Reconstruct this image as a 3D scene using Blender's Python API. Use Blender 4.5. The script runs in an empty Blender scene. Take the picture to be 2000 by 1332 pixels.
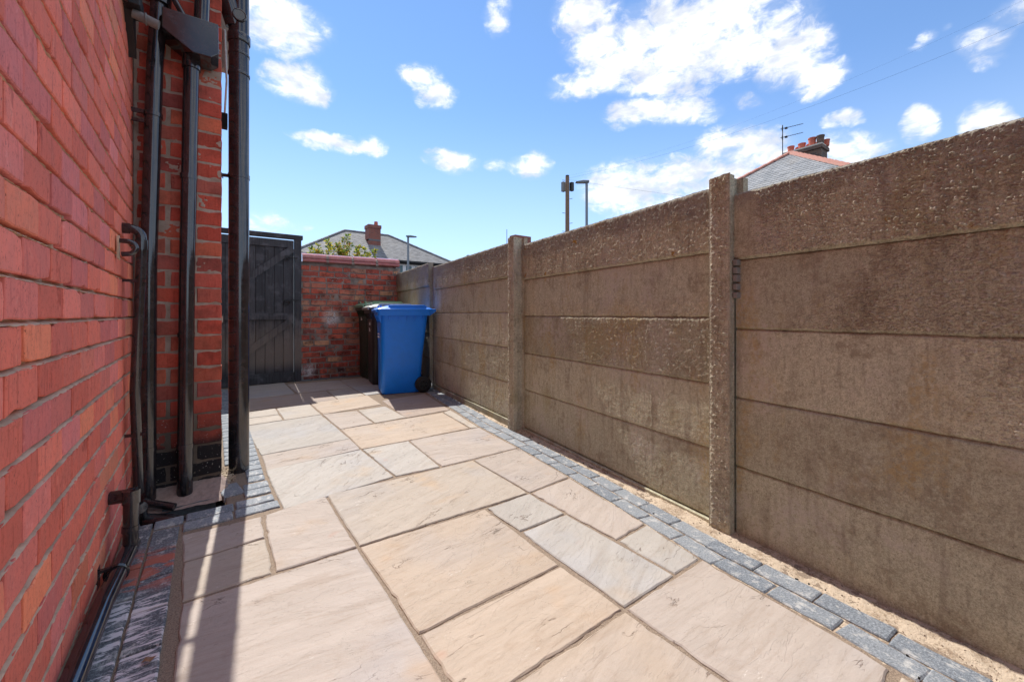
import bpy, bmesh, math, random
import numpy as np
from mathutils import Vector, Matrix
SC = bpy.context.scene
R = math.radians
random.seed(7)

# ------------------------------------------------------------------ camera
cam_d = bpy.data.cameras.new('camera'); cam = bpy.data.objects.new('camera', cam_d)
SC.collection.objects.link(cam); SC.camera = cam
cam.location = (0, 0, .95)
cam.rotation_euler = (R(90), 0, -math.atan2(590, 797))
cam_d.sensor_width = 36; cam_d.lens = 36*797/2000; cam_d.shift_y = -52/2000
cam_d.clip_start = .02; cam_d.clip_end = 3000
# ------------------------------------------------------------------ light
SUN_EL, SUN_AZ = 50.0, 4.9
SUN_STRENGTH, SKY_STRENGTH, EXPOSURE = 2.5, .15, 1.2
SC.view_settings.view_transform = 'Standard'; SC.view_settings.look = 'None'
SC.view_settings.exposure = EXPOSURE; SC.view_settings.gamma = 1
SC.view_settings.use_curve_mapping = False
sd = bpy.data.lights.new('sun', 'SUN'); so = bpy.data.objects.new('sun', sd); SC.collection.objects.link(so)
sd.energy = SUN_STRENGTH; sd.angle = R(.53); sd.color = (1, .955, .89)
to_sun = Vector((math.sin(R(SUN_AZ))*math.cos(R(SUN_EL)), math.cos(R(SUN_AZ))*math.cos(R(SUN_EL)), math.sin(R(SUN_EL))))
so.rotation_euler = to_sun.to_track_quat('Z', 'Y').to_euler(); so.location = (2, 8, 12)

# ------------------------------------------------------------------ node helper
class NT:
    def __init__(s, tree): s.t = tree; s.n = tree.nodes; s.l = tree.links
    def new(s, ty, **k):
        n = s.n.new(ty)
        for a, b in k.items(): setattr(n, a, b)
        return n
    def put(s, sock, v):
        if v is None: return
        if isinstance(v, bpy.types.NodeSocket): s.l.new(v, sock)
        else:
            if sock.type == 'RGBA' and len(v) == 3: v = (*v, 1)
            sock.default_value = v
    def math(s, op, a, b=None, c=None, clamp=False):
        n = s.new('ShaderNodeMath', operation=op, use_clamp=clamp)
        for i, v in enumerate((a, b, c)): s.put(n.inputs[i], v)
        return n.outputs[0]
    def vmath(s, op, a, b=None):
        n = s.new('ShaderNodeVectorMath', operation=op)
        s.put(n.inputs[0], a); s.put(n.inputs[1], b)
        return n.outputs[1] if op in ('LENGTH', 'DISTANCE', 'DOT_PRODUCT') else n.outputs[0]
    def mix(s, f, a, b, bl='MIX'):
        n = s.new('ShaderNodeMix', data_type='RGBA', blend_type=bl)
        s.put(n.inputs[0], f); s.put(n.inputs[6], a); s.put(n.inputs[7], b)
        return n.outputs[2]
    def noise(s, v, sc, det=3, ro=.55, dist=0, col=False):
        n = s.new('ShaderNodeTexNoise')
        s.put(n.inputs['Vector'], v); n.inputs['Scale'].default_value = sc
        n.inputs['Detail'].default_value = det; n.inputs['Roughness'].default_value = ro
        n.inputs['Distortion'].default_value = dist
        return n.outputs['Color' if col else 'Fac']
    def voro(s, v, sc, feat='F1', out='Distance'):
        n = s.new('ShaderNodeTexVoronoi', feature=feat)
        s.put(n.inputs['Vector'], v); n.inputs['Scale'].default_value = sc
        return n.outputs[out]
    def map(s, v, lo, hi, a=0., b=1., smooth=True):
        n = s.new('ShaderNodeMapRange', interpolation_type='SMOOTHSTEP' if smooth else 'LINEAR')
        s.put(n.inputs[0], v)
        for i, x in enumerate((lo, hi, a, b)): n.inputs[i+1].default_value = x
        return n.outputs[0]
    def scale(s, v, sc, rot=(0, 0, 0)):
        n = s.new('ShaderNodeMapping'); s.put(n.inputs[0], v)
        n.inputs['Scale'].default_value = sc; n.inputs['Rotation'].default_value = rot
        return n.outputs[0]
    def xyz(s, v):
        n = s.new('ShaderNodeSeparateXYZ'); s.put(n.inputs[0], v); return n.outputs
    def ramp(s, f, stops):
        n = s.new('ShaderNodeValToRGB'); s.put(n.inputs[0], f)
        e = n.color_ramp.elements
        while len(e) < len(stops): e.new(.5)
        for q, (p, c) in zip(e, stops): q.position = p; q.color = (*c, 1)
        return n.outputs[0]
    def pos(s): return s.new('ShaderNodeNewGeometry').outputs['Position']
    def rnd(s):
        a = s.new('ShaderNodeObjectInfo').outputs['Random']; b = s.new('ShaderNodeNewGeometry').outputs['Random Per Island']
        return s.math('FRACT', s.math('ADD', a, b))
    def bump(s, h, st=.5, d=.005, n0=None):
        n = s.new('ShaderNodeBump'); n.inputs['Strength'].default_value = st; n.inputs['Distance'].default_value = d
        s.put(n.inputs['Height'], h)
        if n0 is not None: s.put(n.inputs['Normal'], n0)
        return n.outputs[0]
def material(name, f, **kw):
    m = bpy.data.materials.new(name); m.use_nodes = True
    t = NT(m.node_tree); b = t.n['Principled BSDF']
    r = f(t, **kw)
    names = dict(col='Base Color', rough='Roughness', nrm='Normal', metal='Metallic', spec='Specular IOR Level', coat='Coat Weight', trans='Transmission Weight')
    for k, v in r.items(): t.put(b.inputs[names[k]], v)
    return m

# ------------------------------------------------------------------ mesh helpers
def link(o, parent=None):
    SC.collection.objects.link(o)
    if parent is not None: o.parent = parent
    return o
def tag(o, label=None, cat=None, group=None, kind=None):
    if label: o['label'] = label
    if cat: o['category'] = cat
    if group: o['group'] = group
    if kind: o['kind'] = kind
    return o
def mesh(name, v, f, m=None, smooth=False):
    me = bpy.data.meshes.new(name)
    me.from_pydata([tuple(map(float, p)) for p in v], [], [tuple(map(int, q)) for q in f])
    if m: me.materials.append(m)
    if smooth: me.shade_smooth()
    return me
def obj(name, me, parent=None, loc=(0, 0, 0), rz=0):
    o = bpy.data.objects.new(name, me); o.location = loc; o.rotation_euler = (0, 0, rz)
    return link(o, parent)
def thing(name, label, cat, loc=(0, 0, 0), rz=0, group=None):
    o = bpy.data.objects.new(name, None); o.location = loc; o.rotation_euler = (0, 0, rz); o.empty_display_size = .1
    link(o); return tag(o, label, cat, group)
class MB:
    def __init__(s): s.v = []; s.f = []
    def add(s, v, f):
        k = len(s.v); s.v += [tuple(p) for p in v]; s.f += [tuple(i+k for i in q) for q in f]; return s
    def box(s, a, b, M=None):
        (x0, y0, z0), (x1, y1, z1) = a, b
        v = [(x0, y0, z0), (x1, y0, z0), (x1, y1, z0), (x0, y1, z0), (x0, y0, z1), (x1, y0, z1), (x1, y1, z1), (x0, y1, z1)]
        if M: v = [M @ Vector(p) for p in v]
        return s.add(v, [(0, 3, 2, 1), (4, 5, 6, 7), (0, 1, 5, 4), (1, 2, 6, 5), (2, 3, 7, 6), (3, 0, 4, 7)])
    def prism(s, poly, h0, h1, fn):            # poly 2d, fn(u, v, h) -> xyz
        n = len(poly)
        v = [fn(a, b, h0) for a, b in poly]+[fn(a, b, h1) for a, b in poly]
        return s.add(v, [tuple(range(n-1, -1, -1)), tuple(range(n, 2*n))]+[(i, (i+1) % n, n+(i+1) % n, n+i) for i in range(n)])
    def tube(s, pts, rad, n=16, caps=True):
        pts = [Vector(p) for p in pts]; rad = rad if isinstance(rad, (list, tuple)) else [rad]*len(pts)
        k = len(s.v); up = None
        for i, p in enumerate(pts):
            d = (pts[min(i+1, len(pts)-1)]-pts[max(i-1, 0)]).normalized()
            if up is None: up = Vector((0, 0, 1)) if abs(d.z) < .9 else Vector((1, 0, 0))
            a = (up-d*up.dot(d)).normalized(); up = a; b = d.cross(a)
            for j in range(n):
                t = 2*math.pi*j/n
                s.v.append(tuple(p+(a*math.cos(t)+b*math.sin(t))*rad[i]))
        for i in range(len(pts)-1):
            for j in range(n):
                q = k+i*n; s.f.append((q+j, q+(j+1) % n, q+n+(j+1) % n, q+n+j))
        if caps:
            s.f.append(tuple(range(k+n-1, k-1, -1))); q = k+(len(pts)-1)*n; s.f.append(tuple(range(q, q+n)))
        return s
    def torus(s, c, rad, r, ax='z', n=20, m=8, sc=(1, 1, 1)):
        k = len(s.v); c = Vector(c)
        for i in range(n):
            t = 2*math.pi*i/n
            for j in range(m):
                u = 2*math.pi*j/m; q = rad+r*math.cos(u); w = r*math.sin(u)
                p = {'z': (q*math.cos(t), q*math.sin(t), w), 'y': (q*math.cos(t), w, q*math.sin(t)), 'x': (w, q*math.cos(t), q*math.sin(t))}[ax]
                s.v.append(tuple(c+Vector((p[0]*sc[0], p[1]*sc[1], p[2]*sc[2]))))
        for i in range(n):
            for j in range(m):
                s.f.append((k+i*m+j, k+((i+1) % n)*m+j, k+((i+1) % n)*m+(j+1) % m, k+i*m+(j+1) % m))
        return s
    def build(s, name, m, parent=None, smooth=False, kind=None, label=None, bevel=0, loc=(0, 0, 0), rz=0):
        me = mesh(name, s.v, s.f, m)
        if bevel:
            bm = bmesh.new(); bm.from_mesh(me)
            ed = [e for e in bm.edges if len(e.link_faces) == 2 and e.calc_face_angle(0) > .5]
            bmesh.ops.bevel(bm, geom=ed, offset=bevel, segments=2, affect='EDGES', profile=.6, clamp_overlap=True)
            bm.to_mesh(me); bm.free()
        if smooth: me.shade_smooth(); me.set_sharp_from_angle(angle=R(38))
        o = obj(name, me, parent, loc, rz)
        if kind: o['kind'] = kind
        if label: o['label'] = label
        return o
def pieces(name, m, parent, *mbs, **k):
    return [q.build(name, m, parent, **k) for q in mbs]
# numpy noise
def _h(ix, iy, s):
    a = (ix.astype(np.int64)*374761393+iy.astype(np.int64)*668265263+s*982451653) & 0xffffffff
    a = ((a ^ (a >> 13))*1274126177) & 0xffffffff
    return ((a ^ (a >> 16)) & 0xffffff)/16777215.
def vnoise(x, y, s=0):
    ix = np.floor(x); iy = np.floor(y); fx = x-ix; fy = y-iy
    fx = fx*fx*(3-2*fx); fy = fy*fy*(3-2*fy)
    a = _h(ix, iy, s); b = _h(ix+1, iy, s); c = _h(ix, iy+1, s); d = _h(ix+1, iy+1, s)
    return (a*(1-fx)+b*fx)*(1-fy)+(c*(1-fx)+d*fx)*fy
def fbm(x, y, s=0, o=4):
    r = 0; a = .5; t = 0
    for i in range(o): r = r+a*vnoise(x*2**i, y*2**i, s+i*17); t += a; a *= .55
    return r/t
def pebbles(x, y, s=0, dens=.7):
    ix = np.floor(x); iy = np.floor(y); best = np.zeros_like(x)
    for dx in (-1, 0, 1):
        for dy in (-1, 0, 1):
            cx = ix+dx; cy = iy+dy
            px = cx+.15+.7*_h(cx, cy, s); py = cy+.15+.7*_h(cx, cy, s+5); r = .25+.35*_h(cx, cy, s+9)
            an = math.pi*_h(cx, cy, s+21); ux = (x-px)*np.cos(an)+(y-py)*np.sin(an); uy = -(x-px)*np.sin(an)+(y-py)*np.cos(an)
            d2 = (ux/r)**2+(uy/(r*.55))**2
            h = np.sqrt(np.clip(1-d2, 0, 1))*r*1.6*(_h(cx, cy, s+3) < dens)
            best = np.maximum(best, h)
    return best
def grid_mesh(name, nu, nv, fn, m, smooth=True, rim=0):
    """fn(U,V) arrays in 0..1 -> (x,y,z) arrays"""
    U, V = np.meshgrid(np.linspace(0, 1, nu), np.linspace(0, 1, nv), indexing='ij')
    X, Y, Z = fn(U, V)
    co = np.stack([X, Y, Z], -1).reshape(-1, 3)
    I = np.arange(nu*nv).reshape(nu, nv)
    F = np.stack([I[:-1, :-1], I[1:, :-1], I[1:, 1:], I[:-1, 1:]], -1).reshape(-1, 4)
    me = bpy.data.meshes.new(name)
    me.vertices.add(len(co)); me.vertices.foreach_set('co', co.astype(np.float32).ravel())
    me.loops.add(F.size); me.loops.foreach_set('vertex_index', F.astype(np.int32).ravel())
    me.polygons.add(len(F)); me.polygons.foreach_set('loop_start', np.arange(0, F.size, 4, dtype=np.int32))
    me.polygons.foreach_set('loop_total', np.full(len(F), 4, dtype=np.int32))
    me.update(calc_edges=True)
    if m: me.materials.append(m)
    if smooth: me.shade_smooth()
    return me
COL = {'buff': (.435, .375, .31), 'pink': (.435, .375, .325), 'grey': (.42, .39, .35), 'orange': (.455, .37, .29), 'cream': (.46, .41, .35), 'brown': (.39, .315, .26)}
SLABS = [
  ('pink', [(-0.081, 1.73), (0.489, 1.718), (0.493, 0.852), (-0.085, 0.852)]),
  ('buff', [(-0.088, 2.012), (0.194, 2.027), (0.191, 1.728), (-0.081, 1.73)]),
  ('pink', [(-0.103, 2.267), (0.199, 2.256), (0.194, 2.027), (-0.088, 2.012)]),
  ('pink', [(0.199, 2.256), (0.49, 2.313), (0.489, 1.718), (0.191, 1.728)]),
  ('grey', [(0.266, 2.902), (0.859, 2.946), (0.875, 2.334), (0.284, 2.256)]),
  ('buff', [(0.49, 2.313), (1.382, 2.294), (1.369, 1.693), (0.489, 1.718)]),
  ('grey', [(0.859, 2.946), (1.204, 2.938), (1.162, 2.312), (0.875, 2.334)]),
  ('pink', [(1.204, 2.938), (1.826, 2.931), (1.771, 2.312), (1.162, 2.312)]),
  ('orange', [(0.866, 3.565), (1.819, 3.586), (1.751, 2.947), (0.859, 2.946)]),
  ('cream', [(1.819, 3.586), (1.929, 3.636), (1.826, 2.931), (1.751, 2.947)]),
  ('pink', [(0.854, 4.199), (1.17, 4.145), (1.156, 3.588), (0.866, 3.565)]),
  ('cream', [(1.176, 4.167), (1.463, 4.18), (1.463, 3.604), (1.156, 3.588)]),
  ('brown', [(1.523, 4.48), (2.082, 4.576), (1.929, 3.636), (1.444, 3.595)]),
  ('orange', [(0.856, 4.811), (1.498, 4.891), (1.466, 4.298), (0.861, 4.193)]),
  ('cream', [(0.538, 4.749), (0.856, 4.811), (0.854, 4.199), (0.534, 4.178)]),
  ('cream', [(0.258, 4.715), (0.538, 4.749), (0.533, 4.437), (0.243, 4.438)]),
  ('cream', [(0.243, 4.438), (0.533, 4.437), (0.534, 4.178), (0.228, 4.153)]),
  ('grey', [(0.228, 4.153), (0.854, 4.199), (0.868, 3.25), (0.275, 3.222)]),
  ('pink', [(0.275, 3.222), (0.868, 3.25), (0.859, 2.946), (0.273, 2.887)]),
  ('brown', [(0.299, 5.454), (1.168, 5.457), (1.15, 4.824), (0.261, 4.765)]),
  ('buff', [(1.168, 5.457), (1.479, 5.539), (1.469, 4.875), (1.15, 4.824)]),
  ('grey', [(0.352, 6.421), (0.836, 6.491), (0.828, 5.504), (0.299, 5.454)]),
  ('pink', [(0.837, 6.307), (1.509, 6.214), (1.479, 5.539), (0.843, 5.493)]),
  ('pink', [(1.509, 6.214), (1.83, 6.273), (1.844, 5.613), (1.479, 5.539)]),
  ('grey', [(1.479, 5.539), (1.844, 5.613), (1.858, 4.905), (1.469, 4.875)]),
  ('pink', [(1.382, 2.294), (1.771, 2.312), (1.686, 1.715), (1.369, 1.693)]),
  ('pink', [(1.369, 1.693), (1.686, 1.715), (1.594, 1.129), (1.376, 1.117)]),
  ('grey', [(1.376, 1.117), (1.594, 1.129), (1.54, 0.839), (1.368, 0.842)]),
  ('grey', [(1.087, 1.688), (1.369, 1.693), (1.368, 1.415), (1.091, 1.414)]),
  ('grey', [(1.091, 1.414), (1.368, 1.415), (1.368, 0.842), (1.079, 0.845)]),
  ('orange', [(0.489, 1.718), (1.087, 1.688), (1.073, 1.136), (0.496, 1.14)]),
  ('orange', [(0.496, 1.14), (1.073, 1.136), (1.079, 0.845), (0.498, 0.843)]),
  ('pink', [(1.079, 0.845), (1.54, 0.839), (1.479, 0.272), (1.08, 0.27)]),
  ('orange', [(0.505, 0.845), (1.075, 0.842), (1.08, 0.27), (0.5, 0.27)]),
  ('buff', [(-0.085, 0.845), (0.493, 0.845), (0.49, 0.27), (-0.085, 0.27)]),
  ('grey', [(-0.085, 0.26), (0.49, 0.26), (0.49, -0.34), (-0.085, -0.34)]),
  ('pink', [(0.5, 0.26), (1.08, 0.26), (1.08, -0.05), (0.5, -0.05)]),
  ('buff', [(1.09, 0.26), (1.47, 0.26), (1.4, -0.34), (1.09, -0.34)]),
  ('grey', [(0.5, -0.06), (1.08, -0.06), (1.08, -0.9), (0.5, -0.9)]),
  ('pink', [(-0.085, -0.35), (0.49, -0.35), (0.49, -0.95), (-0.085, -0.95)]),
  ('orange', [(1.09, -0.35), (1.4, -0.35), (1.33, -0.95), (1.09, -0.95)]),
  ('pink', [(1.51, 5.6), (2.2, 5.55), (2.25, 6.2), (1.52, 6.2)]),
  ('buff', [(2.0, 4.9), (2.2, 4.9), (2.22, 5.53), (2.0, 5.54)]),
]
CLOUDS = [
  (0.1138,0.5577,0.0837,0.0382,1.00),
  (0.0770,0.5631,0.0559,0.0443,1.00),
  (0.1328,0.5305,0.0494,0.0242,0.80),
  (0.1474,0.4702,0.0553,0.0260,1.00),
  (0.1822,0.4549,0.0360,0.0198,1.00),
  (0.1185,0.4810,0.0288,0.0170,0.80),
  (0.4211,0.5170,0.0423,0.0228,0.90),
  (0.4512,0.4914,0.0366,0.0265,0.90),
  (0.5996,0.6320,0.0276,0.0241,0.80),
  (0.6184,0.6484,0.0176,0.0126,0.70),
  (0.2235,0.3684,0.0648,0.0139,0.90),
  (0.2994,0.3714,0.0339,0.0143,0.90),
  (0.1572,0.3676,0.0250,0.0077,0.60),
  (0.4878,0.3552,0.0519,0.0216,1.00),
  (0.5971,0.3509,0.0226,0.0132,0.70),
  (0.6749,0.3476,0.0438,0.0220,1.00),
  (0.6899,0.3617,0.0250,0.0174,0.90),
  (0.1138,0.1921,0.0434,0.0188,0.60),
  (0.1671,0.1901,0.0151,0.0065,0.50),
  (0.8233,0.6241,0.0716,0.0356,1.00),
  (0.8474,0.5714,0.0708,0.0340,1.00),
  (0.8949,0.5310,0.0802,0.0353,1.00),
  (0.7989,0.5074,0.0604,0.0187,0.80),
  (0.7621,0.4934,0.0369,0.0096,0.60),
  (0.9973,0.5768,0.0951,0.0479,1.00),
  (1.0510,0.5334,0.1097,0.0456,1.00),
  (1.1512,0.5200,0.0985,0.0441,1.00),
  (1.2327,0.4823,0.0578,0.0360,1.00),
  (1.2826,0.4354,0.0351,0.0244,1.00),
  (1.1024,0.5798,0.1041,0.0345,1.00),
  (0.9973,0.5079,0.0951,0.0308,1.00),
  (1.0298,0.4661,0.0523,0.0201,0.80),
  (1.2153,0.5427,0.0510,0.0228,0.60),
  (0.9412,0.4456,0.0615,0.0241,1.00),
  (1.0191,0.4349,0.0631,0.0237,1.00),
  (1.0822,0.4150,0.0302,0.0132,0.70),
  (0.9007,0.4204,0.0232,0.0101,0.60),
  (1.1607,0.4228,0.0232,0.0126,0.60),
  (0.9182,0.2916,0.0900,0.0436,1.00),
  (1.0298,0.2970,0.0924,0.0367,1.00),
  (1.1222,0.2902,0.0571,0.0283,1.00),
  (0.8713,0.2838,0.0469,0.0312,0.90),
  (0.9973,0.2517,0.1151,0.0273,0.70),
  (1.1222,0.3550,0.0571,0.0290,0.90),
  (1.1793,0.3303,0.0534,0.0380,1.00),
  (1.1512,0.3158,0.0641,0.0245,0.90),
  (1.3289,0.2946,0.0430,0.0263,0.80),
  (1.2984,0.3105,0.0268,0.0223,0.70),
  (1.3176,0.3524,0.0209,0.0120,0.90),
  (1.4151,0.3226,0.0218,0.0215,1.00),
  (1.4245,0.3022,0.0172,0.0113,0.80),
  (1.4968,0.3047,0.0219,0.0178,1.00),
  (1.5152,0.2912,0.0126,0.0103,0.80),
  (1.4942,0.4100,0.0235,0.0192,0.90),
  (1.4995,0.3834,0.0146,0.0098,0.70),
  (1.4245,0.4381,0.0154,0.0101,0.60),
  (1.4119,0.4282,0.0158,0.0059,0.50),
  (1.4548,0.4438,0.0081,0.0056,0.50),
  (1.5278,0.4384,0.0194,0.0180,0.70),
]
# ------------------------------------------------------------------ sky
wd = bpy.data.worlds.new('World'); SC.world = wd; wd.use_nodes = True
w = NT(wd.node_tree); bg = w.n['Background']
sk = w.new('ShaderNodeTexSky', sky_type='NISHITA', sun_disc=False, sun_elevation=R(SUN_EL), sun_rotation=R(SUN_AZ))
sk.air_density = .7; sk.dust_density = 0; sk.ozone_density = 2.; sk.altitude = 0
dr = w.vmath('NORMALIZE', w.new('ShaderNodeTexCoord').outputs['Generated'])
X, Y, Z = w.xyz(dr)
AZ = w.math('ARCTAN2', X, Y); EL = w.math('ARCSINE', Z)
wn = w.noise(dr, 9, 4, .6, col=True); wx, wy, wz = w.xyz(wn)
az2 = w.math('ADD', AZ, w.math('MULTIPLY', w.math('SUBTRACT', wx, .5), .07))
el2 = w.math('ADD', EL, w.math('MULTIPLY', w.math('SUBTRACT', wy, .5), .05))
dens = None
for (a, e, ra, re, wt) in CLOUDS:
    u = w.math('DIVIDE', w.math('SUBTRACT', az2, a), ra*1.55); v = w.math('DIVIDE', w.math('SUBTRACT', el2, e), re*1.6)
    d = w.math('ADD', w.math('MULTIPLY', u, u), w.math('MULTIPLY', v, v))
    g = w.math('MULTIPLY', w.math('SUBTRACT', 1., d, clamp=True), wt)
    dens = g if dens is None else w.math('MAXIMUM', dens, g)
# broken cumulus round the unseen sky, made denser to add fill light
pl = w.vmath('DIVIDE', dr, w.vmath('ADD', w.scale(dr, (0, 0, 0)), (1, 1, 1)))
pz = w.math('ADD', w.math('MAXIMUM', Z, 0.), .18)
cx = w.new('ShaderNodeCombineXYZ'); w.put(cx.inputs[0], w.math('DIVIDE', X, pz)); w.put(cx.inputs[1], w.math('DIVIDE', Y, pz))
other = w.map(w.noise(cx.outputs[0], 1.7, 5, .6), .40, .58)
faraz = w.map(w.math('ABSOLUTE', w.math('SUBTRACT', AZ, .64)), .98, 1.25)
faraz = w.math('MAXIMUM', faraz, w.map(EL, .72, .9))
dens = w.math('MAXIMUM', dens, w.math('MULTIPLY', other, faraz))
fine = w.noise(w.scale(dr, (1, 1, 1.7)), 26, 7, .62, .4)
fine2 = w.noise(w.scale(dr, (1, 1, 1.7)), 7, 4, .55)
cl = w.math('ADD', w.math('MULTIPLY', dens, 1.0), w.math('ADD', w.math('MULTIPLY', w.math('SUBTRACT', fine, .5), 1.9), w.math('MULTIPLY', w.math('SUBTRACT', fine2, .5), .5)))
cf = w.math('MULTIPLY', w.map(cl, .05, 1.0), w.map(dens, .0, .3))
cf = w.math('MULTIPLY', w.math('POWER', cf, 1.5), .93)
shade = w.map(w.noise(w.scale(dr, (1, 1, 2.2)), 10, 5, .6), .36, .6)
ccol = w.mix(shade, (2.35, 2.5, 2.8), (3.9, 3.9, 3.95))
gm = w.new('ShaderNodeGamma'); w.put(gm.inputs[0], sk.outputs[0]); gm.inputs[1].default_value = .8
grade = w.mix(1., gm.outputs[0], (.64, .80, .96), 'MULTIPLY')
grade = w.mix(w.map(EL, -.02, .50, .55, 0), grade, (2.45, 2.95, 3.5))
w.put(bg.inputs['Color'], w.mix(w.math('MAXIMUM', cf, w.math('MULTIPLY', w.map(cl, -.25, .55), w.map(dens, 0, .6, 0, .16))), grade, ccol)); bg.inputs['Strength'].default_value = SKY_STRENGTH

# ------------------------------------------------------------------ materials
def m_brick(t, stops, dirt=0., speck=.5, streak=(70, 70, 9), low=False, spc=.15, bmp=.6, white=0.):
    p = t.pos(); r = t.rnd(); z = t.xyz(p)[2]
    c = t.ramp(r, stops)
    c = t.mix(1., c, t.mix(t.math('FRACT', t.math('MULTIPLY', r, 7.31)), (.80, .76, .78), (1.12, 1.14, 1.12)), 'MULTIPLY')
    n1 = t.noise(p, 16, 4); n2 = t.noise(t.scale(p, streak), 1, 4, .6); n3 = t.noise(p, 220, 3, .7)
    c = t.mix(t.map(n1, .3, .75, 0, .55), c, t.mix(1., c, (1.25, 1.12, 1.05), 'MULTIPLY'))
    c = t.mix(t.map(n2, .54, .70, 0, .42), c, t.mix(1., c, (.58, .42, .42), 'MULTIPLY'))
    c = t.mix(t.map(t.noise(p, 75, 4, .8), .50, .66, 0, .45), c, t.mix(1., c, (.62, .52, .5), 'MULTIPLY'))
    c = t.mix(t.map(t.noise(t.scale(p, (30, 30, 20)), 1, 3, .7), .60, .70, 0, .5), c, t.mix(1., c, (1.12, 1.5, 1.5), 'MULTIPLY'))
    c = t.mix(t.map(n3, .62, .75, 0, speck), c, (.07, .03, .025))
    pits = t.math('MULTIPLY', t.map(t.noise(t.scale(p, (260, 260, 90)), 1, 2), .66, .72), t.map(t.noise(t.scale(p, (26, 26, 2.5)), 1, 2), .50, .62))
    c = t.mix(t.math('MULTIPLY', pits, .85), c, (.11, .035, .03))
    c = t.mix(t.math('MULTIPLY', t.map(t.noise(t.scale(p, (9, 9, 5)), 1, 5, .75), .60, .68), .6), c, t.mix(1., c, (.50, .36, .36), 'MULTIPLY'))
    if dirt: c = t.mix(t.map(t.noise(p, 7, 5, .65), .45, .72, 0, dirt), c, (.035, .022, .018))
    if white:
        wh = t.math('MULTIPLY', t.map(t.noise(p, 55, 5, .75), .58, .66), t.map(t.noise(p, 3.5, 2), .48, .60, 0, white))
        c = t.mix(wh, c, (.62, .56, .52))
    if white:
        for (sx, sz, sr_) in ((1.47, .90, .16), (1.98, .42, .12), (1.16, .12, .13)):
            dd = t.vmath('DISTANCE', p, (sx, 6.6, sz)); mk = t.math('MULTIPLY', t.map(dd, sr_, sr_*.3), t.map(t.noise(p, 60, 5, .8), .40, .54))
            c = t.mix(t.math('MULTIPLY', mk, .9), c, (.80, .75, .73))
        c = t.mix(t.math('MULTIPLY', t.map(t.math('ADD', z, t.math('MULTIPLY', n1, .5)), .75, .25, 0, .65), t.map(t.noise(p, 12, 4, .7), .3, .6)), c, (.05, .04, .035))
        c = t.mix(t.math('MULTIPLY', t.map(t.noise(p, 4.2, 4), .50, .62, 0, .5), t.map(t.math('ABSOLUTE', t.math('SUBTRACT', z, 1.05)), .45, .1)), c, (.66, .44, .28))
    if low:      # bitumen paint and splashes on the lowest courses
        lv = t.math('ADD', z, t.math('MULTIPLY', t.math('SUBTRACT', t.noise(p, 6, 4), .5), .22))
        c = t.mix(t.map(lv, .62, .30, 0, .55), c, (.07, .035, .03)); c = t.mix(t.map(lv, .30, .22), c, (.022, .02, .022))
        c = t.mix(t.math('MULTIPLY', t.map(t.noise(p, 130, 3), .66, .70), t.map(z, .6, .2)), c, (.6, .57, .52))
    h = t.math('ADD', t.math('MULTIPLY', n3, .5), t.math('ADD', n2, t.math('MULTIPLY', pits, -1.5)))
    return dict(col=c, rough=t.map(n1, .2, .8, .75, .9), nrm=t.bump(h, bmp, .0022), spec=spc)
M_BRICK = material('house brick', m_brick, stops=[(0, (.78, .20, .14)), (.35, (.82, .23, .165)), (.6, (.80, .235, .19)), (.8, (.72, .225, .215)), (.95, (.84, .26, .15)), (1, (.86, .36, .24))])
M_BRICK2 = material('extension brick', m_brick, stops=[(0, (.52, .095, .065)), (.4, (.62, .125, .08)), (.65, (.40, .11, .095)), (.9, (.68, .18, .10)), (1, (.52, .16, .13))], dirt=.45, speck=.8, low=True, bmp=.9)
M_BRICK3 = material('old garden wall brick', m_brick, stops=[(0, (.60, .13, .085)), (.3, (.70, .18, .11)), (.5, (.48, .11, .08)), (.72, (.66, .22, .14)), (.86, (.34, .12, .10)), (.93, (.70, .38, .22)), (1, (.62, .32, .22))], dirt=.85, speck=.9, bmp=1., white=1.)
def m_mortar(t, a=(.74, .56, .40), b=(.50, .37, .26), low=False, white=0):
    p = t.pos(); n = t.noise(p, 60, 5, .7); n2 = t.noise(p, 9, 3)
    c = t.mix(t.map(n2, .3, .7), a, b); c = t.mix(t.map(n, .5, .8, 0, .6), c, t.mix(1., c, (.5, .45, .42), 'MULTIPLY'))
    if low:
        z = t.xyz(p)[2]; lv = t.math('ADD', z, t.math('MULTIPLY', t.math('SUBTRACT', n2, .5), .25))
        c = t.mix(t.map(lv, .85, .25, 0, .88), c, (.085, .068, .052))
    if white:
        for (sx, sz, sr_) in ((1.47, .90, .17), (1.98, .42, .13), (1.16, .12, .14)):
            dd = t.vmath('DISTANCE', p, (sx, 6.6, sz)); mk = t.math('MULTIPLY', t.map(dd, sr_, sr_*.3), t.map(t.noise(p, 60, 5, .8), .40, .54))
            c = t.mix(t.math('MULTIPLY', mk, .9), c, (.80, .75, .73))
    return dict(col=c, rough=.9, nrm=t.bump(n, .9, .003), spec=.2)
M_MORTAR = material('mortar', m_mortar)
M_MORTAR2 = material('extension mortar', m_mortar, a=(.52, .41, .335), b=(.36, .27, .21), low=True)
M_MORTAR3 = material('old wall mortar', m_mortar, a=(.38, .31, .26), b=(.20, .165, .14), white=1)
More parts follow.
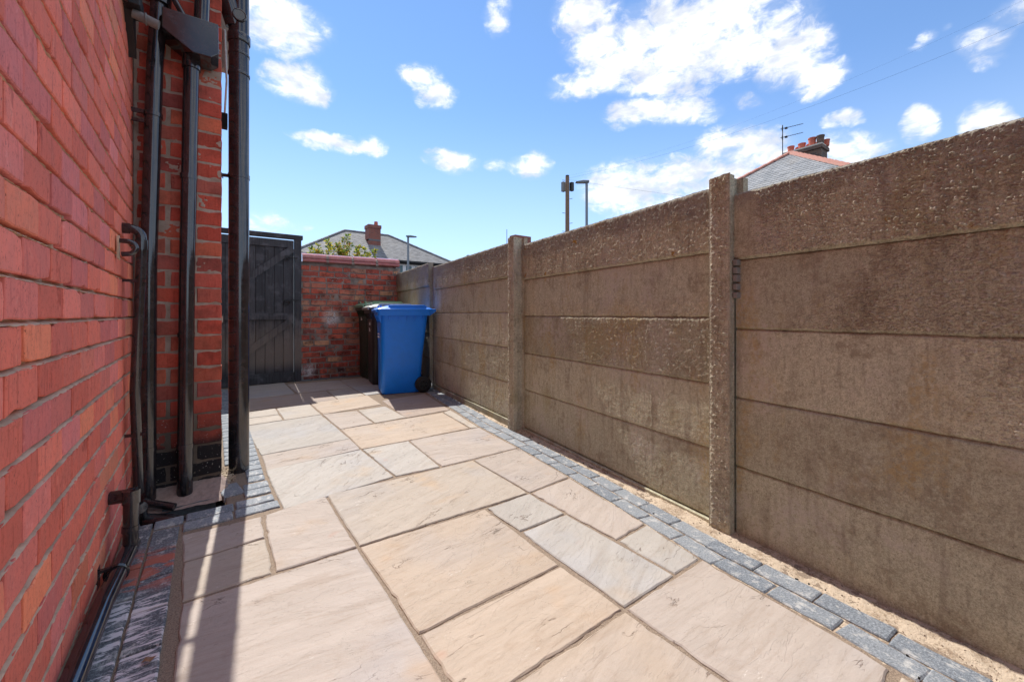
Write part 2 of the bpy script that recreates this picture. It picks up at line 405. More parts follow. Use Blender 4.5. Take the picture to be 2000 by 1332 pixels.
def m_slab(t):
    oi = t.new('ShaderNodeObjectInfo'); c = oi.outputs['Color']; rd = oi.outputs['Random']
    p = t.pos(); off = t.new('ShaderNodeCombineXYZ'); t.put(off.inputs[0], t.math('MULTIPLY', rd, 37.)); t.put(off.inputs[2], t.math('MULTIPLY', rd, 11.))
    q = t.vmath('ADD', p, off.outputs[0])
    ang = t.new('ShaderNodeVectorRotate', rotation_type='Z_AXIS'); t.put(ang.inputs['Vector'], q); t.put(ang.inputs['Angle'], t.math('MULTIPLY_ADD', rd, 1.1, -.75))
    q2 = ang.outputs[0]
    band = t.noise(t.scale(q2, (1.3, 7, 1)), 1.6, 6, .6, 1.2)
    big = t.noise(q, 2.4, 3, .5)
    c = t.mix(t.map(band, .38, .66, 0, .75), c, t.mix(1., c, (1.13, 1.14, 1.15), 'MULTIPLY'))
    c = t.mix(t.map(t.noise(t.scale(q2, (3, 30, 1)), 3, 5, .7, .5), .5, .7, 0, .5), c, t.mix(1., c, (.86, .82, .77), 'MULTIPLY'))
    c = t.mix(t.map(t.noise(q, 19, 5, .75), .52, .72, 0, .5), c, t.mix(1., c, (.88, .84, .80), 'MULTIPLY'))
    c = t.mix(t.map(t.noise(t.scale(q2, (1, 6, 1)), 3.2, 5, .6, 1.), .52, .72, 0, .55), c, t.mix(1., c, (.80, .75, .70), 'MULTIPLY'))
    c = t.mix(t.map(big, .50, .68, 0, .5), c, t.mix(1., c, (.90, .97, 1.1), 'MULTIPLY'))
    c = t.mix(t.map(t.noise(q, 3.1, 3), .58, .74, 0, .6), c, t.mix(1., c, (1.08, .90, .70), 'MULTIPLY'))
    c = t.mix(t.map(t.noise(q, 5.1, 2), .70, .78, 0, .5), c, t.mix(1., c, (1.08, .78, .70), 'MULTIPLY'))
    gr = t.noise(q, 500, 2, .6)
    c = t.mix(t.map(gr, .45, .75, 0, .22), c, (.24, .17, .12))
    # riven cracks: thin iso-lines of a stretched noise, broken up
    cr = t.math('ABSOLUTE', t.math('SUBTRACT', t.noise(t.scale(q2, (1, 2.6, 1)), 3.0, 6, .58, .6), .5))
    brk = t.map(t.noise(q, 5.5, 2), .54, .64)
    crack = t.math('MULTIPLY', t.map(cr, .006, .0), brk)
    c = t.mix(t.math('MULTIPLY', crack, .65), c, (.16, .09, .055))
    # lime smears left by the pointing
    sm = t.math('MULTIPLY', t.map(t.noise(t.scale(q2, (1, 3, 1)), 34, 4, .7), .60, .66), t.map(t.noise(q, 4.2, 2), .60, .70))
    c = t.mix(t.math('MULTIPLY', sm, .7), c, (.72, .68, .62))
    st = t.math('FLOOR', t.math('MULTIPLY', t.noise(t.scale(q2, (1, 2.2, 1)), 3.4, 5, .6, .6), 9.))
    h = t.math('ADD', t.math('MULTIPLY', st, .12), t.math('ADD', t.math('MULTIPLY', t.noise(t.scale(q2, (1, 2, 1)), 26, 5, .65), .22), t.math('ADD', t.math('MULTIPLY', gr, .05), t.math('MULTIPLY', crack, -.25))))
    return dict(col=c, rough=.78, nrm=t.bump(h, 1., .009), spec=.25)
M_SLAB = material('riven sandstone', m_slab)
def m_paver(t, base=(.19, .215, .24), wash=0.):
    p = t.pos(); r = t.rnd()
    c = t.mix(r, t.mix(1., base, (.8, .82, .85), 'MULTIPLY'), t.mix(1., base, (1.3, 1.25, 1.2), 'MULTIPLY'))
    n = t.noise(p, 160, 4, .8); c = t.mix(t.map(n, .45, .7, 0, .75), c, (.46, .49, .52)); c = t.mix(t.map(n, .46, .32, 0, .7), c, (.06, .07, .085))
    sm = t.map(t.noise(t.scale(p, (1, .6, 1)), 24, 6, .75), .52, .64, 0, .7); c = t.mix(sm, c, (.58, .57, .54))
    if wash:
        x, y, z = t.xyz(p)
        st = t.noise(t.scale(p, (10, 52, 1), (0, 0, R(-13))), 1.0, 6, .7, .7)
        ms = t.math('ADD', t.map(y, 2.0, 1.72, 0, 1), t.math('MULTIPLY', t.math('SUBTRACT', t.noise(p, 9, 2), .5), .5))
        k = t.map(t.math('ADD', st, t.math('MULTIPLY', t.math('SUBTRACT', t.noise(p, 7, 2), .5), .25)), .50, .56, 0, 1)
        k = t.math('MULTIPLY', k, t.map(ms, .35, .6), clamp=True)
        c = t.mix(t.math('MULTIPLY', k, .95), c, (.78, .72, .74))
        rs = t.noise(t.scale(p, (9, 26, 1), (0, 0, R(-15))), 1., 4, .6, .5)
        red = t.math('MULTIPLY', t.map(rs, .44, .56), t.math('MULTIPLY', t.map(y, 1.83, 1.95), t.map(y, 2.24, 2.12)))
        c = t.mix(t.math('MULTIPLY', red, .9), c, (.50, .135, .085))
    return dict(col=c, rough=.75, nrm=t.bump(n, .6, .003), spec=.35)
M_PAVER = material('charcoal block paver', m_paver)
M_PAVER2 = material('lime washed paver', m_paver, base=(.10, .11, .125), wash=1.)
def m_sand(t, a=(.62, .51, .385)):
    p = t.pos(); n = t.noise(p, 150, 4, .7); c = t.mix(t.map(n, .5, .72, 0, .6), a, (.30, .20, .12))
    c = t.mix(t.map(t.noise(p, 90, 3, .7), .60, .66), c, (.09, .05, .035)); c = t.mix(t.math('MULTIPLY', t.map(t.noise(p, 8, 4, .7), .46, .60, 0, .7), t.map(t.noise(p, 70, 3, .8), .35, .6)), c, (.27, .19, .125)); c = t.mix(t.map(t.noise(p, 400, 2), .6, .8, 0, .5), c, (.78, .68, .55))
    return dict(col=c, rough=.95, nrm=t.bump(n, 1., .006), spec=.15)
M_SAND = material('sharp sand', m_sand)
def m_joint(t):
    p = t.pos(); n = t.noise(p, 260, 4, .7); c = t.mix(t.map(n, .3, .7), (.38, .30, .225), (.18, .135, .10))
    return dict(col=c, rough=.95, nrm=t.bump(n, .8, .003), spec=.15)
M_JOINT = material('slab pointing', m_joint)
def m_conc(t, post=0., top=0., base=(.445, .435, .325)):
    p = t.pos(); oi = t.new('ShaderNodeObjectInfo').outputs['Random']
    x, y, z = t.xyz(p)
    ra = 1. if post else t.new('ShaderNodeAttribute', attribute_name='rough').outputs['Fac']
    c = t.mix(oi, t.mix(1., base, (.80, .79, .78), 'MULTIPLY'), t.mix(1., base, (1.18, 1.17, 1.17), 'MULTIPLY'))
    c = t.mix(t.math('MULTIPLY', ra, .8), c, t.mix(1., c, (1.22, 1.2, 1.18), 'MULTIPLY'))  # rough areas lightened in the colour, standing in for grazing sun
    n = t.noise(p, 6, 5, .6); g = t.noise(p, 190, 4, .75); v = t.noise(t.scale(p, (16, 16, 1.6)), 1, 4, .6)
    c = t.mix(t.map(t.math('ADD', t.math('MULTIPLY', t.noise(p, 70, 5, .85), .5), t.math('MULTIPLY', t.noise(p, 240, 3, .8), .5)), .40, .60), t.mix(1., c, (.72, .70, .67), 'MULTIPLY'), t.mix(1., c, (1.22, 1.21, 1.19), 'MULTIPLY'))
    if not post: c = t.mix(t.math('MULTIPLY', t.new('ShaderNodeAttribute', attribute_name='stone').outputs['Fac'], .8), c, (.66, .58, .47))
    c = t.mix(t.map(t.noise(t.scale(p, (45, 45, 9)), 1, 5, .7), .5, .72, 0, .45), c, (.17, .135, .10))
    c = t.mix(t.math('MULTIPLY', t.map(n, .48, .62, 0, .55), t.map(t.noise(p, 34, 4, .75), .38, .58)), c, (.24, .195, .13))                 # brown damp stains
    c = t.mix(t.math('MULTIPLY', t.map(t.noise(p, 3.3, 4), .50, .66, 0, .7), t.map(t.noise(p, 40, 4, .75), .35, .6)), c, (.52, .47, .40))
    c = t.mix(t.map(v, .52, .72, 0, .5), c, (.25, .21, .155))                # run marks
    c = t.mix(t.map(t.noise(p, 2.1, 3), .60, .72, 0, .45), c, (.33, .27, .12))   # algae, ochre
    c = t.mix(t.map(t.noise(p, 21, 4, .7), .66, .76, 0, .5), c, (.60, .56, .50))  # lime bloom
    c = t.mix(t.map(g, .60, .72, 0, .75), c, (.66, .58, .48))
    c = t.mix(t.map(g, .42, .30, 0, .7), c, (.06, .045, .033))
    pq = t.scale(p, (1, 1, 1.9)); st = t.voro(pq, 105, out='Color'); sr, sg, sb_ = t.xyz(st); sdist = t.voro(pq, 105)
    stone = t.math('MULTIPLY', t.map(sdist, .42, .30), t.math('MULTIPLY', t.map(sr, .50, .58), t.math('MULTIPLY_ADD', ra, .9, .06)))
    c = t.mix(t.math('MULTIPLY', stone, .45), c, t.mix(sg, (.34, .28, .22), (.70, .62, .54)))
    c = t.mix(t.map(t.noise(p, 48, 5, .75), .54, .68, 0, .32), c, (.14, .11, .08))
    c = t.mix(t.map(t.voro(p, 38), .055, .03, 0, .8), c, (.035, .026, .02))
    if top:
        e = t.math('ADD', z, t.math('MULTIPLY', t.math('SUBTRACT', n, .5), .16))
        c = t.mix(t.map(e, 1.36, 1.47, 0, .6), c, (.24, .22, .20))         # soot and lichen along the top
        c = t.mix(t.math('MULTIPLY', t.map(t.noise(t.scale(p, (1, 1, .45)), 4.3, 4, .65), .52, .66, 0, .6), t.map(t.noise(p, 60, 4, .8), .38, .6)), c, (.42, .30, .12))
        c = t.mix(t.math('MULTIPLY', t.map(t.noise(p, 14, 3), .69, .73), t.map(z, 1.1, 1.3)), c, (.40, .24, .06))
    hh = t.math('ADD', t.math('MULTIPLY', g, .5), t.math('ADD', t.math('MULTIPLY', t.noise(p, 60, 3), .5), t.math('MULTIPLY', stone, .9)))
    return dict(col=c, rough=.9, nrm=t.bump(t.math('MULTIPLY', hh, t.math('MULTIPLY_ADD', ra, 1., .4)), 1., .006), spec=.2)
M_CONC = material('weathered concrete', m_conc, top=1.)
M_POST = material('exposed aggregate concrete', m_conc, post=1., top=0., base=(.48, .455, .35))
def m_plain(t, c=(.5, .5, .5), rough=.6, metal=0., n=.08, sc=40, bmp=.15, spec=.5, dust=0., dc=(.2, .17, .15)):
    p = t.pos(); k = t.noise(p, sc, 4, .6)
    cc = t.mix(t.map(k, .3, .7, 0, 1), c, t.mix(1., c, (1+n*3, 1+n*3, 1+n*3), 'MULTIPLY'))
    if dust: cc = t.mix(t.math('MULTIPLY', t.map(t.noise(p, 240, 4, .75), .56, .72), t.map(t.noise(p, 5, 3), .35, .65, .1, dust)), cc, dc)
    return dict(col=cc, rough=t.map(k, .3, .7, rough*.85, min(1, rough*1.15)), metal=metal, nrm=t.bump(k, bmp, .002), spec=spec)
P = lambda name, **k: material(name, m_plain, **k)
M_PIPE = P('black painted pipe', c=(.012, .011, .013), rough=.12, n=.5, sc=25, bmp=.015, spec=.9, dust=.14, dc=(.13, .105, .09))
M_GREYPIPE = P('grey plastic pipe', c=(.17, .16, .15), rough=.45)
M_DARK = P('dark recess', c=(.012, .011, .011), rough=.8)
M_BLUE = P('blue bin plastic', c=(.003, .21, .84), rough=.38, n=.03, sc=9, bmp=.05, dust=.12, dc=(.25, .35, .6))
M_BLACKBIN = P('black bin plastic', c=(.018, .015, .015), rough=.42, n=.2, dust=.3)
M_GREYLID = P('sun bleached lid plastic', c=(.30, .32, .30), rough=.4, n=.1)
M_GREENBIN = P('dark green bin plastic', c=(.013, .026, .014), rough=.45, n=.2, dust=.3)
M_GREENLID = P('faded green lid plastic', c=(.20, .36, .22), rough=.45)
M_RUBBER = P('black rubber', c=(.01, .01, .01), rough=.7)
M_WHITE = P('white paint', c=(.75, .74, .72), rough=.5)
M_STEEL = P('galvanised steel', c=(.20, .22, .24), rough=.5, metal=.3)
M_SLATEPAVE = P('sawn slate edging', c=(.07, .09, .10), rough=.6, n=.2)
M_CEMENT = P('pink cement fillet', c=(.26, .195, .17), rough=.95, n=.15, sc=50, bmp=.9)
M_COPING = P('salt glazed coping', c=(.40, .135, .115), rough=.12, n=.15, sc=12, bmp=.1, spec=.7)
M_TERRA = P('terracotta', c=(.36, .15, .105), rough=.7, n=.12, sc=20)
M_POT = P('chimney pot clay', c=(.40, .10, .06), rough=.7, n=.2, sc=14)
M_BOARD = P('timber', c=(.42, .27, .14), rough=.8)
M_GLASSY = P('window glass', c=(.10, .17, .19), rough=.1)
M_RENDER = P('cream render', c=(.5, .45, .38), rough=.9)
M_TAR = P('tarmac', c=(.05, .05, .05), rough=.95, n=.3)
M_IRON = P('black iron', c=(.012, .012, .013), rough=.45)
M_LEAD = P('lead flashing', c=(.12, .12, .125), rough=.6)
def m_gate(t):
    p = t.pos(); r = t.rnd()
    g = t.noise(t.scale(p, (60, 60, 3)), 1, 5, .65, .4); z = t.xyz(p)[2]
    c = t.mix(r, (.042, .046, .052), (.085, .088, .094)); c = t.mix(t.map(g, .46, .66, 0, .85), c, (.03, .03, .034)); c = t.mix(t.map(t.noise(p, 9, 4), .5, .7, 0, .4), c, (.18, .19, .205))
    wear = t.math('MULTIPLY', t.map(t.math('ADD', z, t.math('MULTIPLY', g, .6)), 1.3, .75), t.map(z, .12, .32))
    c = t.mix(t.math('MULTIPLY', wear, .6), c, (.30, .24, .185))
    return dict(col=c, rough=.62, nrm=t.bump(g, .6, .002), spec=.4)
M_GATE = material('weathered black timber', m_gate)
def m_slate(t, a=(.26, .255, .25), b=(.17, .165, .165)):
    p = t.pos(); r = t.rnd(); c = t.mix(r, a, b); n = t.noise(p, 3.5, 4, .7)
    c = t.mix(t.map(n, .5, .7, 0, .45), c, (.10, .095, .09)); c = t.mix(t.map(t.noise(p, 1.1, 3), .55, .7, 0, .35), c, (.33, .30, .26))
    return dict(col=c, rough=.75, nrm=t.bump(t.noise(p, 30, 3), .3, .01), spec=.3)
M_SLATE = material('roof slate', m_slate)
M_SLATE2 = material('pale roof slate', m_slate, a=(.33, .33, .33), b=(.24, .245, .25))
def m_fbrick(t, a=(.32, .09, .06), b=(.22, .06, .045), mo=(.2, .16, .13)):
    p = t.pos(); x, y, z = t.xyz(p); cb = t.new('ShaderNodeCombineXYZ'); t.put(cb.inputs[0], t.math('ADD', x, y)); t.put(cb.inputs[1], z)
    n = t.new('ShaderNodeTexBrick'); t.put(n.inputs['Vector'], cb.outputs[0])
    for k, v in (('Color1', a), ('Color2', b), ('Mortar', mo)): t.put(n.inputs[k], v)
    n.inputs['Scale'].default_value = 1; n.inputs['Brick Width'].default_value = .23; n.inputs['Row Height'].default_value = .085; n.inputs['Mortar Size'].default_value = .009
    return dict(col=n.outputs[0], rough=.85)
M_FBRICK = material('far brickwork', m_fbrick)
M_FBRICK2 = material('sooty brickwork', m_fbrick, a=(.17, .10, .07), b=(.09, .06, .05), mo=(.13, .11, .09))
def m_leaf(t):
    r = t.rnd(); c = t.ramp(r, [(0, (.05, .12, .02)), (.25, (.12, .20, .03)), (.45, (.36, .38, .04)), (.7, (.62, .52, .06)), (.85, (.30, .12, .05)), (1, (.25, .50, .06))])
    return dict(col=c, rough=.45)
M_LEAF = material('shrub leaves', m_leaf)
_t = NT(M_LEAF.node_tree); _p = _t.n['Principled BSDF']; _tr = _t.new('ShaderNodeBsdfTranslucent'); _ms = _t.new('ShaderNodeMixShader')
_t.put(_tr.inputs[0], _p.inputs['Base Color'].links[0].from_socket); _ms.inputs[0].default_value = .5
_t.l.new(_p.outputs[0], _ms.inputs[1]); _t.l.new(_tr.outputs[0], _ms.inputs[2]); _t.l.new(_ms.outputs[0], _t.n['Material Output'].inputs[0])
M_BARK = P('shrub bark', c=(.10, .06, .035), rough=.8)
M_POLE = P('creosoted timber', c=(.16, .10, .065), rough=.85, n=.3)

# ------------------------------------------------------------------ ground
g = MB().add([(-400, -400, -.06), (400, -400, -.06), (400, 500, -.06), (-400, 500, -.06)], [(0, 1, 2, 3)]).build('ground', M_TAR, kind='structure')
# bed of pointing mortar that shows in the joints
def bed(U, V):
    x = .0+U*2.7-.3; y = -1+V*7.55
    z = -.0075+.005*fbm(x*60, y*60, 3, 3)-.003*vnoise(x*4, y*4, 8)
    z = np.where((x < .06) & (y > 2.50) & (y < 2.85), -.16, z)
    z = np.where((x < -.015) & (y > 2.43) & (y <= 2.52), -.16, z)
    return x, y, z
BED = obj('patio', grid_mesh('patio', 340, 900, bed, M_JOINT)); tag(BED, kind='structure')
def poly_slab(pts, gap, z, th, jit, seed, step=.045, bev=.004, tilt=0):
    rs = random.Random(seed); c = Vector((sum(p[0] for p in pts)/len(pts), sum(p[1] for p in pts)/len(pts)))
    P2 = [Vector(p) for p in pts]; n = len(P2)
    area = sum(P2[i].x*P2[(i+1) % n].y-P2[(i+1) % n].x*P2[i].y for i in range(n))
    if area < 0: P2.reverse()
    def inset(dd):
        out = []
        for i in range(n):
            a, b, d = P2[i-1], P2[i], P2[(i+1) % n]
            e1 = (b-a).normalized(); e2 = (d-b).normalized(); n1 = Vector((-e1.y, e1.x)); n2 = Vector((-e2.y, e2.x))
            m = (n1+n2).normalized(); out.append(b+m*(dd/max(.3, m.dot(n1))))
        return out
    Q = inset(gap); ring = []
    for i in range(n):
        a, b = Q[i], Q[(i+1) % n]; L = (b-a).length; k = max(2, int(L/step)); e = (b-a)/L; nn = Vector((-e.y, e.x)); w0 = rs.random()*9
        for j in range(k):
            t = j/k; q = a+(b-a)*t
            off = (rs.random()*jit if j else jit*1.2)+jit*.6*math.sin(w0+t*7)
            if rs.random() < .05: off += jit*2
            ring.append(q+nn*off+e*(jit*.6 if j == 0 else 0))
    m = len(ring); tx, ty = rs.uniform(-tilt, tilt), rs.uniform(-tilt, tilt)
    Z = lambda p: z+(p.x-c.x)*tx+(p.y-c.y)*ty
    v = [(p.x, p.y, z-th) for p in ring]+[(p.x, p.y, Z(p)-bev) for p in ring]
    inn = [p+(c-p).normalized()*bev*1.3 for p in ring]
    v += [(p.x, p.y, Z(p)-(rs.random()*.0012)) for p in inn]
    f = []
    for i in range(m):
        j = (i+1) % m; f += [(i, j, m+j, m+i), (m+i, m+j, 2*m+j, 2*m+i)]
    f.append(tuple(range(2*m, 3*m)))
    cc = (c.x, c.y, 0)
    return [(a-c.x, b-c.y, d) for a, b, d in v], f, cc
for i, (cn, pts) in enumerate(SLABS):
    rs = random.Random(100+i)
    v, f, c = poly_slab(pts, .0046, .0+rs.uniform(-.001, .001), .025, .0026, i, step=.03, tilt=.002)
    o = obj('paving_slab', mesh('paving_slab', v, f, M_SLAB), BED, c)
    k = rs.uniform(.95, 1.05); o.color = (*[q*k for q in COL[cn]], 1)
# block pavers -----------------------------------------------------------
def paver(cx, cy, L, W, ang, m, seed, z=.0, name='block_paver', parent=None):
    rs = random.Random(seed); L -= .006; W -= .005
    v, f, _ = poly_slab([(-L/2, -W/2), (L/2, -W/2), (L/2, W/2), (-L/2, W/2)], 0, z+rs.uniform(-.0015, .0015), .03, .0012, seed, step=.035, bev=.004, tilt=.01)
    return obj(name, mesh(name, v, f, m), parent or BED, (cx, cy, 0), ang+rs.uniform(-.012, .012))
inner = [(1.40, -.9), (1.44, -.2), (1.479, .272), (1.505, .40), (1.54, .839), (1.696, 1.725), (1.79, 2.45), (1.842, 2.957), (1.954, 3.618), (2.105, 4.49), (2.20, 5.0)]
def along(poly, s):
    for a, b in zip(poly[:-1], poly[1:]):
        L = math.dist(a, b)
        if s <= L: t = s/L; return (a[0]+(b[0]-a[0])*t, a[1]+(b[1]-a[1])*t), math.atan2(b[1]-a[1], b[0]-a[0])
        s -= L
    return None
s0 = .02; k = 0
while along(inner, s0+.2):
    for row in (0, 1):
        q = along(inner, s0+.1+(.09 if row else 0)-.06)
        if q:
            (x, y), a = q; off = .045+row*.088
            a2 = a; x += math.sin(a)*off; y -= math.cos(a)*off
            paver(x, y, .196, .086, a2, M_PAVER, 400+k, z=.001)
        k += 1
    s0 += .1935
# left border: two soldier columns along the house wall, then two courses round the gully
k = 0
for col, (x0, x1) in enumerate([(-.297, -.206), (-.205, -.108)]):
    y = 2.47 if col == 0 else 2.37; 
    y0 = y
    while y0 > -.9:
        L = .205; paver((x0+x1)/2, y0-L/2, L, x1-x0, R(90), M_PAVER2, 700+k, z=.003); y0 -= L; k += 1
for row, (ya, yb) in enumerate([(2.292, 2.385), (2.39, 2.48)]):
    x = -.10 if row == 0 else -.205+.0
    for L in ((.19, .19) if row == 0 else (.11, .19, .17)):
        if x+L > .29: L = .275-x
        yy = (x+L/2+.1)*.04
        paver(x+L/2, (ya+yb)/2+yy, L, yb-ya, R(1.5), M_PAVER, 760+k, z=.003); x += L+.002; k += 1
for i in range(2):
    yy = 2.50+i*.1+.05
    paver(.205, yy+.02, .125, .096, R(2), M_PAVER, 800+i, z=.003)
paver(.09, 2.69, .10, .19, R(8), M_PAVER, 811, z=.003)
y = 2.74; i = 0
while y < 6.3:
    for c2, (x0, x1) in enumerate([(.07, .165), (.168, .262)]):
        if c2 == 0 and y < 3.1: continue
        paver((x0+x1)/2+.006*(y-3), y+.05, x1-x0, .098, 0, M_PAVER, 820+i, z=.002); i += 1
    y += .1
# sawn edging along the foot of the back wall
for i in range(7):
    paver(.97+i*.23+.115, 6.52, .226, .10, 0, M_SLATEPAVE, 900+i, z=.004, name='edging_block')

# sand strip
def sandf(U, V):
    y = -1+V*5.6; xi = np.interp(y, [p[1] for p in inner], [p[0] for p in inner])
    x = xi+U*.575; U0 = U; U = np.clip((x-xi-.155)/.42, 0, 1); m = np.sin(np.clip(U*1.6, 0, 1)*math.pi)
    z = -.013+.012*fbm(x*25, y*25, 5, 4)+.004*pebbles(x/.014, y/.014, 77, .35)+.008*m*fbm(x*7, y*7, 9, 2)+np.where(U > .6, .004, 0)
    z = np.where(x-xi < .160, -.0065+.004*(fbm(x*40, y*40, 6, 3)-.4), z)
    return x, y, z
sand = obj('sand', grid_mesh('sand', 110, 700, sandf, M_SAND)); tag(sand, 'pale sand filling the gap between the pavers and the concrete fence', 'sand', kind='stuff')

# ------------------------------------------------------------------ bricks
def brick_geo(w, h, d, seed, j=.0018, ch=.25):
    rs = random.Random(seed); pts = []
    for (ax, az), (bx, bz), k in (((0, 0), (w, 0), 4), ((w, 0), (w, h), 2), ((w, h), (0, h), 4), ((0, h), (0, 0), 2)):
        for i in range(k):
            t = i/k; q = .0 if i else 1
            pts.append((ax+(bx-ax)*t+rs.uniform(-j, j)+(.0015*(1 if ax == 0 else -1) if q else 0), az+(bz-az)*t+rs.uniform(-j, j)))
    if ch:
        for _ in range(2):
            if rs.random() < ch: i = rs.randrange(12); pts[i] = (pts[i][0]*.93+w/2*.07, pts[i][1]*.8+h/2*.2)
    n = 12; v = [(a-w/2, d, b) for a, b in pts]+[(a-w/2, .0025, b) for a, b in pts]
    v += [((a-w/2)*(1-.006/w), 0+rs.uniform(0, .0006), h/2+(b-h/2)*(1-.006/h)) for a, b in pts]
    f = []
    for i in range(n):
        q = (i+1) % n; f += [(i, q, n+q, n+i), (n+i, n+q, 2*n+q, 2*n+i)]
    f.append(tuple(range(2*n, 3*n)))
    return v, f
# --- house wall (face x = -.3, turned a touch)
HW = thing('house_wall', 'tall orange red brick side wall of the house close on the left', 'wall', (-.3, 1.8, 0), R(.65))
CO = .0878; variants = [mesh('brick', *brick_geo(.184, CO-.0115, .05, s), M_BRICK) for s in range(14)]
stuff = MB(); rs = random.Random(3); cnt = 0
Z0 = .935-11*CO
for k in range(-1, 60):
    z = Z0+k*CO
    ph = 1.31 if (k % 2) else 1.215          # course above the .935 joint has k = 11
    i0 = int((-1.6-ph)/.188)-1
    for i in range(i0, 9):
        y0 = ph+i*.188; y1 = y0+.188
        if y0 > 2.78: continue
        if y0 < -1.7: continue
        w_ = min(y1, 2.80)-y0-.0085
        yc = y0+.002+w_/2-1.8
        dep = rs.uniform(-.0015, .0015)
        vis = y1 > .98 and z < 2.42+.0 and z > -.02 and (z-.95 < (y1+.05)*.62+.1) and cnt < 300
        if vis and w_ > .06:
            o = obj('brick', rs.choice(variants), HW, (dep, yc, z+.005+rs.uniform(-.0008, .0008)), R(90)+rs.uniform(-.004, .004))
            o.scale = (w_/.184, 1, 1); cnt += 1
        elif w_ > .03:
            v, f = brick_geo(w_, CO-.0115, .05, rs.randrange(99999))
            stuff.add([(-b+dep, a+yc, c+z+.005) for a, b, c in v], f)
stuff.build('brickwork', M_BRICK, HW, kind='stuff')
def mort(U, V):
    y = -3.4+U*4.4; z = -.2+V*5.5
    return -.0065+.003*fbm(y*40, z*40, 2, 3)+.0015*fbm(y*160, z*160, 4, 2), y, z
def mort1(U, V):
    y = -.9+U*1.9; z = -.2+V*2.9
    return -.0215+.005*fbm(y*40, z*40, 2, 3)+.003*fbm(y*150, z*150, 4, 2), y, z
obj('mortar', grid_mesh('mortar', 380, 580, mort1, M_MORTAR), HW)
b = MB().box((-.30, -3.4, -.2), (-.024, 1.0, 5.3)); b.build('wall_core', M_MORTAR, HW)
# struck bed joints
st = MB()
for k in range(0, 31):
    z = Z0+k*CO; n = 140; top = []; bot = []
    for i in range(n+1):
        y = -.9+1.9*i/n; j1 = rs.uniform(-.0012, .0012)+.0022*(vnoise(np.array([i*.23]), np.array([k*3.1]), 6)[0]-.5); j2 = rs.uniform(-.001, .001)
        top.append((-.022+rs.uniform(-.001, .001), y, z+.0035+j1)); bot.append((-.0002+rs.uniform(-.0016, .001), y, z-.0065+j2+j1))
    low = [(-.024, p[1], p[2]-.004) for p in bot]
    st.add(top+bot+low, [(i, i+1, n+1+i+1, n+1+i) for i in range(n)]+[(n+1+i, n+2+i, 2*n+3+i, 2*n+2+i) for i in range(n)])
# note the slab faces +x
st.build('bed_joint', M_MORTAR, HW, smooth=True)

# --- rear extension (face y = 2.80, corner x = .053)
EX = thing('extension_wall', 'dark red brick corner of the rear extension behind the three downpipes', 'wall', (0, 2.8, 0))
CP = .0857; var2 = {}
def vb(w, m, key, d=.09, j=.0026, h=CP-.011, ch=.6):
    kk = (round(w, 3), key)
    if kk not in var2: var2[kk] = [mesh('brick', *brick_geo(w, h, d, 50+s+int(w*1000), j, ch), m) for s in range(4)]
    return rs.choice(var2[kk])
st = MB(); cnt = 0
for k in range(-1, 62):
    z = -.02+k*CP
    if k % 2: segs = [(-.168, .053), (-.30, -.186)]
    else: segs = [(-.058, .053), (-.292, -.071)]
    for a, b_ in segs:
        wdt = b_-a
        if z < 2.75:
            o = obj('brick', vb(wdt, M_BRICK2, 'e'), EX, ((a+b_)/2, rs.uniform(-.002, .002), z+.0055)); cnt += 1
        else:
            v, f = brick_geo(wdt, CP-.011, .09, rs.randrange(9999), .002); st.add([(p[0]+(a+b_)/2, p[1], p[2]+z) for p in v], f)
    y = .10 if k % 2 else .0                        # flank facing +x
    lim = 3.69
    y = .105 if not (k % 2) else .0
    while y < lim:
        L = min(.219, lim-y); 
        if y > 0 or True:
            v, f = brick_geo(L-.01, CP-.011, .09, rs.randrange(9999), .0015)
            st.add([(.0535-p[1], p[0]+y+L/2+.001, p[2]+z+.0055) for p in v], f)
        y += .229
st.build('brickwork', M_BRICK2, EX, kind='stuff')
def mortp(U, V):
    x = -.31+U*.360; z = -.15+V*3.0
    return x, .0045-.009*(fbm(x*22, z*22, 12, 3)-.35)-.004*(fbm(x*90, z*90, 14, 3)-.5), z
obj('mortar', grid_mesh('mortar', 80, 520, mortp, M_MORTAR2), EX)
b = MB().box((-.45, .013, -.2), (.045, 3.69, 5.25)); b.build('wall_core', M_MORTAR2, EX)

# --- back garden wall
BW = thing('garden_wall', 'low old brick wall with glazed coping across the far end of the yard', 'wall', (0, 6.6, 0))
z = -.03; k = 0; cnt = 0
while z < 1.66:
    x = 1.07+(0 if k % 2 else .02); hh = rs.uniform(.066, .073)
    while x < 2.52:
        w_ = rs.choice([.215, .22, .225, .105, .21, .22]) if rs.random() < .8 else rs.uniform(.09, .16)
        if x == 1.07: w_ = .11
        if x+w_ > 2.5: w_ = 2.53-x
        if w_ > .04:
            w_ = round(w_, 2)
            o = obj('brick', vb(w_, M_BRICK3, 'g', j=.005, h=.068, ch=.9), BW, (x+w_/2, rs.uniform(-.006, .005), z+.006), rs.uniform(-.01, .01)); cnt += 1
        x += w_+rs.uniform(.010, .018)
    z += .0855; k += 1
def mortg(U, V):
    x = 1.06+U*1.50; z = -.05+V*1.77
    return x, .0062-.0125*(fbm(x*11, z*13, 22, 3)-.41)-.006*(fbm(x*50, z*50, 24, 3)-.5), z
obj('mortar', grid_mesh('mortar', 190, 220, mortg, M_MORTAR3), BW)
MB().box((1.062, .02, -.05), (2.56, .22, 1.72)).build('wall_core', M_MORTAR3, BW)
